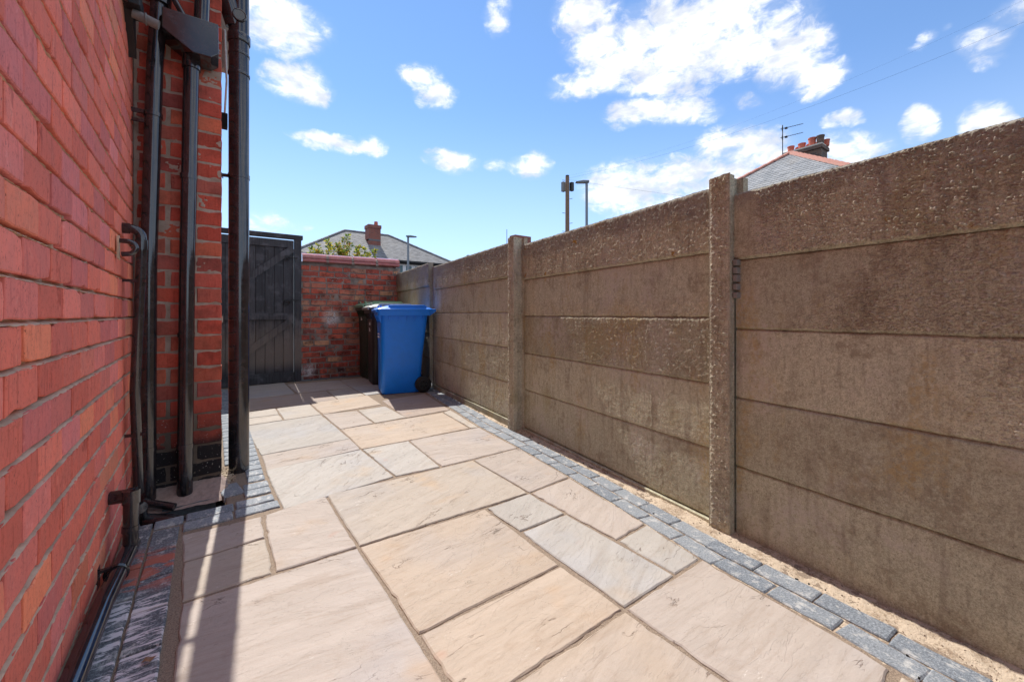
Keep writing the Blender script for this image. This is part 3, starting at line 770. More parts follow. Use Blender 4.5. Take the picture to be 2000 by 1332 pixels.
# coping: half round saddle with a roll under it
prof = [(-.046, 0), (-.064, .006), (-.071, .02), (-.066, .036), (-.046, .044), (-.044, .052), (-.058, .060), (-.060, .075), (-.045, .102), (0, .122), (.05, .138), (.11, .14), (.17, .138), (.22, .122), (.255, .095), (.275, .06), (.275, 0)]
for i, (a, b_, za) in enumerate([(1.075, 1.40, 1.713), (1.428, 1.765, 1.716), (1.795, 2.135, 1.724), (2.165, 2.525, 1.73)]):
    m = MB(); n = len(prof)
    v = [(a, p[0], za+p[1]) for p in prof]+[(b_, p[0], za+.004+p[1]) for p in prof]
    m.add(v, [(q, q+1, n+q+1, n+q) for q in range(n-1)]+[tuple(range(n)), tuple(range(2*n-1, n-1, -1))])
    m.build('coping_stone', M_COPING, BW, smooth=True)
for a, b_ in ((1.396, 1.432), (1.76, 1.80), (2.13, 2.17)):
    m = MB(); n = len(prof); v = [(a, p[0]*1.05, 1.71+p[1]*1.01) for p in prof]+[(b_, p[0]*1.05, 1.712+p[1]*1.01) for p in prof]
    m.add(v, [(q, q+1, n+q+1, n+q) for q in range(n-1)]); m.build('coping_joint', M_MORTAR3, BW)
# ------------------------------------------------------------------ gate
GT = thing('gate', 'tall black boarded timber gate with diagonal braces and a ring latch', 'gate', (0, 6.5, 0))
bx = [.056, .16, .275, .385, .495, .605, .715, .825, .955]
for a, b_ in zip(bx[:-1], bx[1:]):
    MB().box((a+.001, 0+rs.uniform(0, .005), .02), (b_-.001, .022, 1.985)).build('board', M_GATE, GT, bevel=.007)
for za, zb in ((1.885, 1.99), (.875, .965), (.004, .14)):
    MB().box((.03, -.022, za), (.952 if za > .1 else .958, -.0005, zb)).build('ledge', M_GATE, GT, bevel=.002)
for (xa, za, xb, zb) in ((.945, 1.88, .30, 1.34), (.93, .872, .20, .28)):
    dx, dz = xb-xa, zb-za; L = math.hypot(dx, dz); nx, nz = dz/L*.045, -dx/L*.045
    MB().prism([(xa-nx, za-nz), (xb-nx, zb-nz), (xb+nx, zb+nz), (xa+nx, za+nz)], -.026, -.001, lambda u, v, h: (u, h, v)).build('brace', M_GATE, GT)
MB().box((.0, -.03, 2.012), (1.07, .06, 2.072)).build('head_rail', M_GATE, GT, bevel=.003)
MB().box((.964, -.028, 0), (1.05, .055, 2.012)).build('gate_post', M_GATE, GT, bevel=.003)
m = MB().torus((.862, -.045, 1.115), .034, .006, 'y'); m.box((.852, -.045, 1.12), (.872, -.02, 1.15)); m.build('ring_handle', M_IRON, GT, smooth=True)
MB().box((.86, -.04, 1.14), (1.02, -.03, 1.158)).box((.925, -.043, 1.12), (.945, -.026, 1.18)).build('latch', M_IRON, GT)
m = MB().box((.84, -.036, 1.72), (.90, -.024, 1.77)).tube([(.86, -.045, 1.745), (1.0, -.045, 1.745)], .008, 8); m.torus((.885, -.05, 1.74), .018, .006, 'y', 12, 6); m.build('bolt', M_IRON, GT, smooth=True)

MB().box((.0, -.01, -.06), (1.06, .08, .003)).build('gap_strip', M_GATE, GT)  # added strip, blocks the bright line of lit ground under the gate
MB().box((.056, .0225, .02), (.958, .030, 1.98)).build('added_backing', M_DARK, GT)  # added dark sheet, stops light showing between the boards
# ------------------------------------------------------------------ concrete fence
def board(p0, p1, z0, z1, seed, du, rough, proud=0., th=.045, line=None):
    """local x runs p0->p1 (towards the camera), front face at local y=0 facing -x world"""
    L = math.dist(p0, p1); H = z1-z0+.003
    nu = 440 if du < .005 else max(8, int(L/du)); nv = 125 if du < .005 else max(40, int(H/du)); keep = {}
    def f(U, V):
        x = (np.interp(U, [0, .82, 1], [0, .86, L]) if du < .005 else U*L); z = V*H
        a = rough(x, z) if callable(rough) else rough+0*x
        a = np.clip(a+.35*(fbm(x*5, z*5, seed+40, 3)-.5)*(a > .02), 0, 1.2)
        h = .0016*(fbm(x*3, z*4, seed, 3)-.5)+.0009*(fbm(x*50, z*50, seed+3, 3)-.5)*(1+a*2)
        keep['a'] = a; pb = pebbles(x/.0125, z/.0085, seed+7, .92); keep['s'] = np.clip(pb*1.8-.35, 0, 1)*np.clip(a*1.3, 0, 1)*_h(np.floor(x/.0125), np.floor(z/.0085), 5); h = h+a*(.0062*pb+.0034*(fbm(x*30, z*60, seed+11, 3)-.5)+.003*pebbles(x/.022, z/.014, seed+8, .3))
        if line:
            for q in line: h = h+np.where(np.abs(x-q-.002*np.sin(z*30)) < .0035, .0022, 0)
        h = h-.015*(1-np.clip(np.minimum(V, 1-V)*H/(.008+.004*vnoise(x*30, V*0, seed+50)), 0, 1))**1.3
        zz = z+.0022*(fbm(x*20, V*3+1, seed+31, 3)-.5)*np.where(V > .5, 1, 1)*(1+1.4*a)
        return x, -h-proud, zz
    me = grid_mesh('fence_board', nu, nv, f, M_CONC)
    A = me.attributes.new('rough', 'FLOAT', 'POINT'); A.data.foreach_set('value', keep['a'].astype(np.float32).ravel())
    A = me.attributes.new('stone', 'FLOAT', 'POINT'); A.data.foreach_set('value', keep['s'].astype(np.float32).ravel())
    bm = bmesh.new(); bm.from_mesh(me)
    VS = list(bm.verts)
    def strip(idx):
        prev = None
        for i in idx:
            v = VS[i]; w2 = bm.verts.new((v.co.x, th, v.co.z))
            if prev: bm.faces.new((prev[0], prev[1], w2, v)).smooth = False
            prev = (v, w2)
    top = [i*nv+nv-1 for i in range(nu)]; bot = [i*nv for i in range(nu)]; e0 = list(range(nv)); e1 = [(nu-1)*nv+j for j in range(nv)]
    for s_ in (top, bot, e0, e1): strip(s_)
    bm.normal_update(); bm.to_mesh(me); bm.free()
    ang = math.atan2(p1[1]-p0[1], p1[0]-p0[0])
    return me, ang
POST = [((2.372, 4.85), .0, 1.565), ((2.035, 2.70), .035, 1.585), ((1.850, .895), -.003, 1.56), ((1.665, -.93), 0, 1.56)]
FE = thing('concrete_fence', 'long stained brown concrete panel fence with pebbled posts down the right side', 'fence', (0, 0, 0))
def rbig(x0, z0, k=1.):    # rough only beyond a slanting line
    return lambda x, z: k*np.clip((x-x0+(z-z0)*1.)/.25, .05, 1)
SEC = [  # far end, near end (left faces), z levels, du, roughness per board (bottom first), proud
 ((1.850, .85), (1.618, -.95), [-.035, .285, .583, .883, 1.184, 1.470], .0042,
  [.08, .12, lambda x, z: .85*np.clip((x-.50-(.3-z)*.2)/.3, .08, 1), lambda x, z: .95*np.clip((x-.22-(z-.1)*.9)/.2, .1, 1), lambda x, z: np.clip(.25+(x-.06)/.1+(.3-z)*.2, .3, 1.)], [0, .003, .001, .004, .018]),
 ((2.088, 2.652), (1.848, .955), [.01, .33, .63, .932, 1.232, 1.523], .0062,
  [.12, .12, lambda x, z: .8*np.clip((x-.35)/.12, .1, 1), lambda x, z: .75*np.clip((.13-z)/.06, .1, 1), .95], [0, .003, .006, .003, .016]),
 ((2.312, 4.78), (2.056, 2.765), [.05, .361, .662, .963, 1.263, 1.558], .010,
  [.3, .35, .4, .15, .8], [0, .003, .005, .002, .018]),
 ((2.51, 6.60), (2.285, 4.87), [.06, .38, .69, 1.0, 1.31, 1.615], .014,
  [.3, .3, .3, .15, .8], [0, .003, .005, .002, .018]),
]
LINES = {0: {4: [.225]}, 1: {4: [.17, 1.33], 3: [.17, 1.33, .55], 2: [.17, 1.33], 1: [1.36]}, 2: {4: [], 3: [1.3]}}
for si, (pa, pb, zs, du, rg, pr) in enumerate(SEC):
    for bi in range(5):
        me, ang = board(pa, pb, zs[bi], zs[bi+1], si*20+bi*3, du, rg[bi], pr[bi], line=LINES.get(si, {}).get(bi))
        o = obj('fence_board', me, FE, (pa[0], pa[1], zs[bi]+.002), ang)
# plinth ledge at the foot of the second and third bays
def ledge(pa, pb, z0, z1, out):
    L = math.dist(pa, pb); ang = math.atan2(pb[1]-pa[1], pb[0]-pa[0])
    MB().box((0, -out, z0), (L, .02, z1)).build('plinth', M_CONC, FE, loc=(pa[0], pa[1], 0), rz=ang, bevel=.003)
ledge((2.088, 2.652), (1.848, .955), -.08, .012, .016); ledge((2.312, 4.78), (2.056, 2.765), -.08, .05, .016); ledge((1.850, .85), (1.604, -.95), -.08, -.022, .01)
ledge((2.50, 6.6), (2.285, 4.87), -.08, .06, .012)
# posts: H section
for pi, ((px, py), lean, zt) in enumerate(POST):
    wd_, dp = .098, .132; du = .004 if pi == 2 else .007
    ang = R(-90)-R(6)*-1 if False else math.atan2(-1, -.135)
    zb = -.06; H = zt-zb; nu = int(wd_/du)+2; nv = int(H/du)
    def f(U, V):
        x = (U-.5)*wd_; z = V*H; ed = np.clip((wd_/2-np.abs(x))/.012, 0, 1)
        h = ed*(.0075*pebbles(x/.013+9, z/.012, 70+pi, .75)+.006*(fbm(x*30+5, z*40, 71+pi, 3)-.3))-.004*(1-ed)**2
        zz = z+np.where(V > .985, .006*(fbm(x*60, V, 73+pi, 3)-.5), 0)
        return x+.0016*(fbm(x*0+3, z*30, 80+pi, 2)-.5), -dp/2-h, zz
    me = grid_mesh('post_face', nu, nv, f, M_POST)
    po = bpy.data.objects.new('fence_post', None); po.empty_display_size = .1; link(po, FE)
    po.location = (px+.0215, py, zb); po.rotation_euler = (0, R(0), ang)
    po.rotation_euler = (R(0), R(0), ang)
    if lean: po.rotation_euler = (0, 0, ang)
    fo = obj('post_face', me, po)
    sh = [(-.049, -.066), (.049, -.066), (.046, -.028), (.022, -.022), (.022, .03), (.046, .036), (.049, .066), (-.049, .066), (-.046, .036), (-.022, .03), (-.022, -.022), (-.046, -.028)]
    MB().prism(sh, 0, H-.004, lambda u, v, h: (u, v, h)).build('post_shaft', M_POST, po)
# mortar packing beside the nearest post
m = MB()
for i in range(5):
    z = 1.02+i*.035; m.box((-.012, -.02, z), (.008, .012, z+.028+rs.uniform(-.004, .004)))
m.build('packing', P('pale packing mortar', c=(.20, .19, .175), rough=.95), FE, bevel=.004, loc=(1.836, .838, 0), rz=math.atan2(-1, -.1))
m = MB().tube([(0, 0, 0), (0, -.003, .012), (0, -.004, .03)], [.004, .0055, .002], 6); m.build('bird_dropping', M_WHITE, FE, loc=(1.792, .522, 1.428))

# ------------------------------------------------------------------ pipes
def clip(pc, z, rad, wall, parent=None, name='pipe_clip', m=None):
    """band round a vertical pipe with ears reaching the wall point"""
    b = MB(); n = 24
    for (ra, rb, za, zb) in ((rad+.003, rad+.003, z-.012, z+.012),):
        b.tube([(pc[0], pc[1], za), (pc[0], pc[1], zb)], ra, n)
    dx, dy = wall[0]-pc[0], wall[1]-pc[1]; L = math.hypot(dx, dy); ux, uy = dx/L, dy/L
    M = Matrix(((ux, -uy, 0, pc[0]), (uy, ux, 0, pc[1]), (0, 0, 1, z), (0, 0, 0, 1)))
    b.box((rad*.7, -.006, -.009), (L, .006, .009), M); b.box((L-.005, -.03, -.012), (L, .03, .012), M)
    return b.build(name, m or M_PIPE, parent, smooth=True)
S1 = thing('soil_pipe', 'thick glossy black soil pipe standing free at the extension corner', 'pipe', (.143, 3.0, 0))
MB().tube([(0, 0, -.02), (0, 0, 5.6)], .0535, 40).build('pipe', M_PIPE, S1, smooth=True)
for z in (1.79,):
    b = clip((0, 0), z, .0535, (-.088, .02), S1, m=M_PIPE)
for za, zb, r_ in ((2.60, 2.655, .060), (2.52, 2.54, .0565), (2.40, 2.42, .058)):
    MB().tube([(0, 0, za), (0, 0, za+.004), (0, 0, zb-.004), (0, 0, zb)], [r_-.003, r_, r_, r_-.003], 40).build('collar', M_PIPE, S1, smooth=True)
m = MB().tube([(-.09, -.03, 2.95), (-.05, -.02, 2.80), (-.02, 0, 2.70)], [.045, .05, .05], 20); m.build('branch', M_PIPE, S1, smooth=True)
m = MB().torus((.0, -.056, 2.745), .032, .007, 'y'); m.tube([(0, -.04, 2.745), (0, -.062, 2.745)], .028, 20); m.build('access_cap', M_PIPE, S1, smooth=True)

S2 = thing('downpipe', 'black downpipe running from the hopper down the middle of the dark brick face', 'pipe', (-.108, 2.735, 0), group='black pipes on the extension')
MB().tube([(.002, 0, .0), (.012, 0, 1.2), (.030, 0, 2.31)], .034, 28).build('pipe', M_PIPE, S2, smooth=True)
clip((.008, 0), .842, .034, (.008, .065), S2); clip((.018, 0), 1.671, .034, (.018, .065), S2); clip((.004, 0), .262, .034, (.004, .065), S2)
MB().tube([(.029, 0, 2.24), (.03, 0, 2.31)], .040, 28).build('socket', M_PIPE, S2, smooth=True)
HO = thing('rain_hopper', 'black box hopper head fixed to the brick with a pipe feeding it', 'hopper', (-.07, 2.70, 2.3))
# hopper: long box with a sloping underside, set square to the wall
pr_ = [(-.12, .16), (.105, .165), (.108, .01), (.075, -.018), (.0, -.02), (-.12, .06)]
MB().prism(pr_, -.07, .085, lambda u, v, h: (u, h, v)).build('box', M_PIPE, HO, bevel=.004)
MB().tube([(.03, .03, .10), (.045, .035, .6), (.05, .035, 3.0)], .034, 28).build('inlet_pipe', M_PIPE, HO, smooth=True)
MB().tube([(-.02, -.02, .14), (-.11, 0, .32)], .014, 12).build('overflow_tube', M_PIPE, HO, smooth=True)

S3 = thing('downpipe', 'black downpipe tucked into the corner between house wall and dark brick face', 'pipe', (-.252, 2.735, 0), group='black pipes on the extension')
MB().tube([(.0, 0, .02), (.004, 0, 1.2), (.028, 0, 2.2), (.05, -.01, 2.62)], .034, 28).build('pipe', M_PIPE, S3, smooth=True)
MB().tube([(.05, -.01, 2.52), (.056, -.012, 2.60)], .043, 28).build('socket', M_PIPE, S3, smooth=True)
MB().tube([(.053, -.012, 2.60), (.02, -.012, 2.72), (-.03, -.01, 2.80), (-.04, 0, 3.4)], [.05, .06, .05, .04], 28).build('bend', M_PIPE, S3, smooth=True)
m = MB(); m.tube([(.022, 0, 1.945), (.022, 0, 1.965)], .038, 28); m.box((-.06, -.012, 1.95), (-.0, .0, 1.97)); m.box((-.06, -.012, 1.905), (.0, .0, 1.92)); m.build('pipe_clip', M_PIPE, S3, smooth=True)
m = MB(); m.tube([(.0, 0, .265), (.0, 0, .285)], .037, 28); m.build('pipe_clip', M_PIPE, S3, smooth=True)

S4 = thing('waste_pipe', 'slim black waste pipe with an elbow coming out of the house wall high up', 'pipe', (-.27, 2.40, 0))
el = [(-.045, .03, 1.325)]+[(-.01+.036*math.sin(t), .03-.0*t, 1.289+.036*math.cos(t)) for t in np.linspace(0, math.pi/2, 7)]
m = MB().tube(el+[(.026, .035, 1.20), (.016, .06, 1.0), (-.002, .10, .6), (.004, .16, .12)], .0195, 20); m.build('pipe', M_PIPE, S4, smooth=True)
pieces('socket', M_PIPE, S4, MB().tube([(-.035, .03, 1.325), (-.012, .03, 1.325)], .0235, 20), MB().tube([(.026, .034, 1.28), (.0255, .035, 1.235)], .0235, 20), smooth=True)
m = MB().box((-.04, .03, 1.092), (.04, .045, 1.104)).tube([(.017, .06, 1.09), (.017, .06, 1.106)], .023, 20); m.build('pipe_clip', M_PIPE, S4)
m = MB().box((-.04, .11, .395), (.03, .125, .407)); m.build('pipe_clip', M_PIPE, S4)
S5 = thing('overflow_pipe', 'small hooked black overflow pipe sealed into the brick above the gully', 'pipe', (-.30, 2.27, 1.22))
tt = np.linspace(0, math.pi, 9)
m = MB().tube([(0, 0, .028), (.03, 0, .028)]+[(.03+.026*math.sin(t), 0, .002+.026*math.cos(t)) for t in tt]+[(.012, 0, -.026)], .0095, 14); m.build('pipe', M_PIPE, S5, smooth=True)
MB().prism([(-.016, -.045), (.014, -.05), (.016, .0), (.01, .05), (-.014, .045)], .0, .006, lambda u, v, h: (h, u, v)).build('sealant', M_MORTAR, S5)

S6 = thing('ground_pipe', 'black waste pipe lying along the foot of the house wall on the pavers', 'pipe', (-.255, 2.05, 0))
m = MB().tube([(.015, .055, .27), (.013, .055, .06), (.012, .045, .055)], .0235, 24); m.build('stub', M_PIPE, S6, smooth=True)
pieces('collar', M_PIPE, S6, MB().tube([(.015, .055, .285), (.015, .055, .235)], .027, 24), MB().tube([(.013, .055, .15), (.013, .055, .13)], .0262, 24), smooth=True); MB().tube([(-.045, .075, .262), (.02, .06, .262)], .0245, 24).build('elbow', M_PIPE, S6, smooth=True)
m = MB().tube([(.012, .10, .062), (.008, .03, .062), (-.010, -.3, .058), (-.018, -.8, .055), (-.020, -2.9, .05)], .0265, 28); m.build('pipe', M_PIPE, S6, smooth=True)
m = MB().torus((-.003, -.115, .06), .0295, .005, 'y', 24, 8); m.box((-.05, -.122, .078), (-.01, -.108, .088)); m.box((-.052, -.135, .03), (-.046, -.095, .10)); m.build('pipe_clip', M_PIPE, S6, smooth=True)

# pipes in the open gully
GU = thing('gully', 'open black gully with drain branches at the foot of the downpipes', 'drain', (-.2, 2.55, 0))
MB().tube([(-.04, .02, -.02), (.06, -.03, -.035), (.13, -.07, -.07)], .032, 20).build('branch', M_PIPE, GU, smooth=True)
MB().tube([(-.06, .12, .035), (.06, .06, .0)], .018, 12).build('branch', M_PIPE, GU, smooth=True)
MB().tube([(-.07, .06, -.05), (-.065, -.02, .06)], .034, 20).build('branch', M_PIPE, GU, smooth=True)
MB().box((-.10, -.09, -.155), (.25, .25, -.14)).build('floor', M_DARK, GU)
MB().box((.02, .075, -.13), (.235, .09, -.012), Matrix.Rotation(R(6), 4, 'Z')).build('back_edge', M_SLATEPAVE, GU)
# cement haunching at the foot of the extension
def haunch(U, V):
    x = -.31+U*.43; y = 2.62+V*.24
    z = -.03+.075*np.clip((y-2.60-.05*np.clip((x+.05)/.1, 0, 1)*0)/.2, 0, 1)+.012*(fbm(x*18, y*18, 61, 4)-.5)
    z = np.where(x > .055, z*np.clip(1-(x-.055)/.04, 0, 1)-.01, z)
    return x, y, z
hh_ = obj('cement_haunch', grid_mesh('cement_haunch', 70, 40, haunch, M_CEMENT)); tag(hh_, 'rough pinkish cement haunching round the foot of the downpipes', 'cement')
# window edge and boxing high in the corner
WB = thing('window', 'dark window frame edge with timber boxing high on the house wall', 'window', (-.3, 2.5, 2.1))
MB().box((-.02, -.14, .20), (.018, -.09, 1.5)).build('frame', M_PIPE, WB, bevel=.003)
MB().prism([(-.10, .30), (.08, .30), (.12, .07)], -.01, .018, lambda u, v, h: (h, u+.02, v)).build('bracket', M_IRON, WB)
MB().box((-.005, -.04, .30), (.04, .06, .9)).build('boxing', M_BOARD, WB, bevel=.004)
MB().box((-.005, -.06, .22), (.05, .08, .29)).build('sill', M_IRON, WB, bevel=.004)
GP = thing('overflow_pipe', 'short grey plastic overflow pipe poking out beside the corner downpipe', 'pipe', (-.28, 2.50, 2.31))
MB().tube([(0, 0, 0), (.09, .0, -.02)], .021, 20, caps=False).tube([(0, 0, 0), (.09, .0, -.02)], .0175, 20).build('pipe', M_GREYPIPE, GP, smooth=True)
MB().torus((.045, 0, -.01), .024, .003, 'x').build('pipe_clip', M_GREYPIPE, GP, smooth=True)
# cable and little box on the flank behind the soil pipe
CB = thing('cable_box', 'small dark cable box with a white cable on the flank behind the soil pipe', 'box', (.055, 3.12, 2.12))
MB().box((0, 0, 0), (.035, .05, .09)).build('box', M_DARK, CB, bevel=.004)
MB().tube([(.02, .02, .09), (.03, .02, .3), (.018, .02, .62)], .006, 8).build('cable', M_WHITE, CB, smooth=True)
MB().box((0, .03, .38), (.045, .09, 1.1)).build('trunking', M_RENDER, CB)
VT = thing('vent_outlet', 'small cream outlet on the extension flank near the gate', 'vent', (.053, 4.9, .86))
MB().box((0, 0, 0), (.05, .06, .012)).box((0, 0, .07), (.05, .06, .082)).box((.038, 0, .0), (.05, .06, .082)).build('hood', M_RENDER, VT)

# ------------------------------------------------------------------ wheelie bins
def bin_(name, label, loc, rz, mb, ml, lift=0., marks=None):
    T = thing(name, label, 'bin', loc, rz, group='wheelie bins in the corner')
    m = MB()
    # body: rounded section lofted from foot to rim; local x front->back, y width
    def ring(x0, x1, y0, y1, z, r, n=5):
        out = []
        for (cx_, cy_, a0) in ((x1-r, y1-r, 0), (x0+r, y1-r, 90), (x0+r, y0+r, 180), (x1-r, y0+r, 270)):
            for i in range(n+1):
                a = R(a0+90*i/n); out.append((cx_+r*math.cos(a), cy_+r*math.sin(a), z))
        return out
    lv = [(.01, .45, .01, .43, .0, .05), (0, .46, 0, .44, .03, .05), (0, .49, -.012, .452, .45, .05), (-.008, .535, -.03, .47, .84, .05), (-.01, .545, -.034, .474, .93, .05), (-.01, .55, -.034, .474, .965, .05)]
    rings = [ring(a, b, c, d, z, r) for a, b, c, d, z, r in lv]; n = len(rings[0]); v = sum(rings, [])
    f = [(i*n+j, i*n+(j+1) % n, (i+1)*n+(j+1) % n, (i+1)*n+j) for i in range(len(lv)-1) for j in range(n)]+[tuple(range(n-1, -1, -1))]
    m.add(v, f)
    m.build('body', mb, T, smooth=True)
    m = MB()      # rim collar with the comb lift strip at the front
    r0 = ring(-.045, .58, -.062, .502, .935, .03); r1 = ring(-.05, .585, -.066, .506, .99, .03); r2 = ring(-.03, .565, -.05, .49, 1.0, .03); r3 = ring(-.0, .55, -.03, .47, .935, .03)
    n = len(r0); m.add(r3+r0+r1+r2, [(i*n+j, i*n+(j+1) % n, (i+1)*n+(j+1) % n, (i+1)*n+j) for i in range(3) for j in range(n)])
    m.build('rim', mb, T, smooth=True)
    m = MB()
    for i in range(7): y = -.02+i*.075; m.prism([(-.005, .84), (-.045, .935), (-.005, .935)], y, y+.006, lambda u, v, h: (u, h, v))
    for i in range(5): x = .08+i*.1; m.prism([(-.03, .86), (-.06, .937), (-.03, .937)], x, x+.006, lambda u, v, h: (h, u, v))
    m.build('ribs', mb, T, kind='stuff')
    m = MB()      # lid, domed, with rear hinge barrels
    k = lift
    lr = [ring(-.055, .60, -.066, .506, .992, .035), ring(-.058, .603, -.069, .509, 1.012, .035), ring(-.03, .575, -.045, .485, 1.028, .04), ring(.08, .50, .02, .42, 1.052+.0, .05), ring(.18, .42, .10, .34, 1.060, .05)]
    lr = [[(x, y, z+k*(.60-x)) for x, y, z in q] for q in lr]
    v = sum(lr, []); m.add(v, [(i*n+j, i*n+(j+1) % n, (i+1)*n+(j+1) % n, (i+1)*n+j) for i in range(len(lr)-1) for j in range(n)]+[tuple(range((len(lr)-1)*n, len(lr)*n)), tuple(range(n-1, -1, -1))])
    m.build('lid', ml, T, smooth=True)
    for y in (-.03, .40):
        MB().prism([(.06, 1.02), (.09, 1.062), (.50, 1.066), (.56, 1.02)], y, y+.07, lambda u, v, h: (u, h, v+k*(.6-u))).build('lid_ridge', ml, T, bevel=.008)
    MB().prism([(-.064, .975), (-.075, .992), (-.075, 1.008), (-.05, 1.012), (-.05, .975)], -.05, .49, lambda u, v, h: (u, h, v+k*.6)).build('lid_lip', ml, T, bevel=.003)
    for y in (.05, .33):
        m = MB().tube([(.0, y, 1.02+k*.6), (.0, y+.02, 1.055+k*.6), (.0, y+.08, 1.055+k*.6), (.0, y+.1, 1.02+k*.6)], .009, 8)
        m.build('lid_handle', ml, T, smooth=True)
    MB().tube([(.625, -.03, 1.0), (.625, .47, 1.0)], .016, 14).build('handle', mb, T, smooth=True)
    for y in (-.045, .10, .33, .475): MB().prism([(.55, 1.0), (.55, .93), (.60, .955), (.645, .99), (.635, 1.02)], y, y+.018, lambda u, v, h: (u, h, v)).build('handle_bracket', mb, T, bevel=.003)
    for y in (-.055, .45):
        wo = MB().tube([(.485, y, .098), (.485, y+.006, .098), (.485, y+.044, .098), (.485, y+.05, .098)], [.088, .098, .098, .088], 32).build('wheel', M_RUBBER, T, smooth=True)
        q = MB()
        q.torus((.485, y-.002, .098), .055, .006, 'y', 24, 6)
        for i in range(6):
            a = i*math.pi/3; q.tube([(.485+.015*math.cos(a), y-.001, .098+.015*math.sin(a)), (.485+.055*math.cos(a), y-.001, .098+.055*math.sin(a))], .005, 6)
        q.tube([(.485, y-.008, .098), (.485, y+.004, .098)], .016, 12)
        q.build('hub', M_IRON, wo, smooth=True)
    MB().tube([(.485, -.03, .098), (.485, .47, .098)], .012, 10).build('axle', M_IRON, T, smooth=True)
    if marks: marks(T)
    return T
def scrawl(T, rows, z0, y0, w_, h_, m=M_WHITE):
    rr = random.Random(rows*7+1); q = MB()
    for r_ in range(rows):
        y = y0
        while y > y0-w_:
            L = rr.uniform(.006, .014); zz = z0-r_*h_*1.7
            q.box((-.0145, y-L, zz), (-.0095, y, zz+h_*rr.uniform(.5, 1))); y -= L+.005
    q.build('lettering', m, T, kind='stuff')
bin_('wheelie_bin', 'blue wheelie bin with one wheel showing, nearest in the corner', (1.632, 4.80, .0), R(-13), M_BLUE, M_BLUE, 0, lambda T: scrawl(T, 2, .70, .30, .16, .022))
bin_('wheelie_bin', 'black wheelie bin with a bleached grey lid just behind the blue one', (1.75, 5.50, .0), R(-9), M_BLACKBIN, M_GREYLID, .01, lambda T: scrawl(T, 2, .78, .20, .06, .05)).scale = (1, 1, 1.03)
bin_('wheelie_bin', 'dark green bin with a raised pale green lid, farthest in the corner', (1.84, 6.04, .0), R(-2), M_GREENBIN, M_GREENLID, .0, lambda T: scrawl(T, 1, .80, .28, .05, .045)).scale = (1, 1, 1.075)

# ------------------------------------------------------------------ shrub beyond the wall
SH = thing('shrub', 'spiky yellow green shrub showing over the glazed coping', 'shrub', (2.0, 8.2, -.05))
rs = random.Random(11); st = MB(); lf = MB()
tips = [(-.50, .1, 2.18), (-.35, .2, 2.30), (-.22, 0, 2.38), (-.17, .25, 2.42), (-.05, -.05, 2.30), (.0, .15, 2.36), (.10, .1, 2.48), (.14, 0, 2.52), (.20, .1, 2.38), (.3, -.05, 2.32), (.38, .1, 2.33), (.45, 0, 2.28), (.56, .1, 2.22), (.50, -.1, 2.2), (.64, 0, 2.28), (-.42, -.1, 2.16), (.02, -.2, 2.22), (.25, -.2, 2.2), (-.1, .1, 2.3)]
for i in range(10): tips.append((rs.uniform(-.5, .6), rs.uniform(-.25, .25), rs.uniform(2.05, 2.25)))
for (x, y, z) in tips:
    b0 = Vector((x*.25, y*.25, 0)); b2 = Vector((x, y, z)); b1 = (b0+b2)/2+Vector((x*.2, y*.2, 0))
    pts = [b0*(1-t)**2+b1*2*t*(1-t)+b2*t*t for t in np.linspace(0, 1, 8)]
    st.tube(pts, [.014-.0015*i for i in range(8)], 6)
    for q in range(95):
        t = 1-rs.random()**1.6*.42
        p = b0*(1-t)**2+b1*2*t*(1-t)+b2*t*t
        d = Vector((rs.gauss(0, 1), rs.gauss(0, 1), rs.uniform(-.1, 1.2))).normalized(); L = rs.uniform(.045, .085); sd_ = d.cross(Vector((rs.gauss(0, 1), rs.gauss(0, 1), rs.gauss(0, 1)))).normalized()*L*.22
        up = d.cross(sd_).normalized()*L*.08
        p = p+d*.01
        lf.add([p, p+d*L*.45+sd_+up, p+d*L, p+d*L*.45-sd_+up], [(0, 1, 2, 3)])
st.build('stem', M_BARK, SH); lf.build('foliage', M_LEAF, SH, kind='stuff')

# ------------------------------------------------------------------ far buildings
def slates(poly, u, v, n, sw, sh, m, parent, name='slates'):
    """poly: 3d corner list; u along the eaves, v up the slope"""
    o0 = Vector(poly[0]); u = Vector(u).normalized(); v = Vector(v).normalized(); n = Vector(n).normalized()
    P2 = [((Vector(p)-o0).dot(u), (Vector(p)-o0).dot(v)) for p in poly]
    def inside(a, b):
        c = False; k = len(P2)
        for i in range(k):
            (x1, y1), (x2, y2) = P2[i], P2[i-1]
            if (y1 > b) != (y2 > b) and a < (x2-x1)*(b-y1)/(y2-y1)+x1: c = not c
        return c
    q = MB(); ys = [p[1] for p in P2]; xs = [p[0] for p in P2]; row = 0; y = min(ys)
    rr = random.Random(5)
    while y < max(ys):
        x = min(xs)-(sw/2 if row % 2 else 0)
        while x < max(xs):
            if inside(x+sw/2, y+sh*.5):
                a = o0+u*(x+.004)+v*y; b = a+u*(sw-.008); l = n*(.014+rr.uniform(0, .008)); l2 = n*.006
                q.add([a+l, b+l, b+v*sh*1.15+l2, a+v*sh*1.15+l2, a, b], [(0, 1, 2, 3), (4, 5, 1, 0)])
            x += sw
        y += sh; row += 1
    q.build(name, m, parent, kind='stuff')
HA = thing('house', 'semi detached house with grey hipped slate roof and one brick chimney beyond the wall', 'house', (10, 33, 0))
def L3(o, pts): return [tuple(Vector(p)-o.location) for p in pts]
zr, ze = 7.40, 4.93; RL, RR = Vector((8.35, 33, zr)), Vector((11.8, 33, zr))
C0, C1, C2, C3 = Vector((4.2, 29, ze)), Vector((15.95, 29, ze)), Vector((15.95, 37, ze)), Vector((4.2, 37, ze))
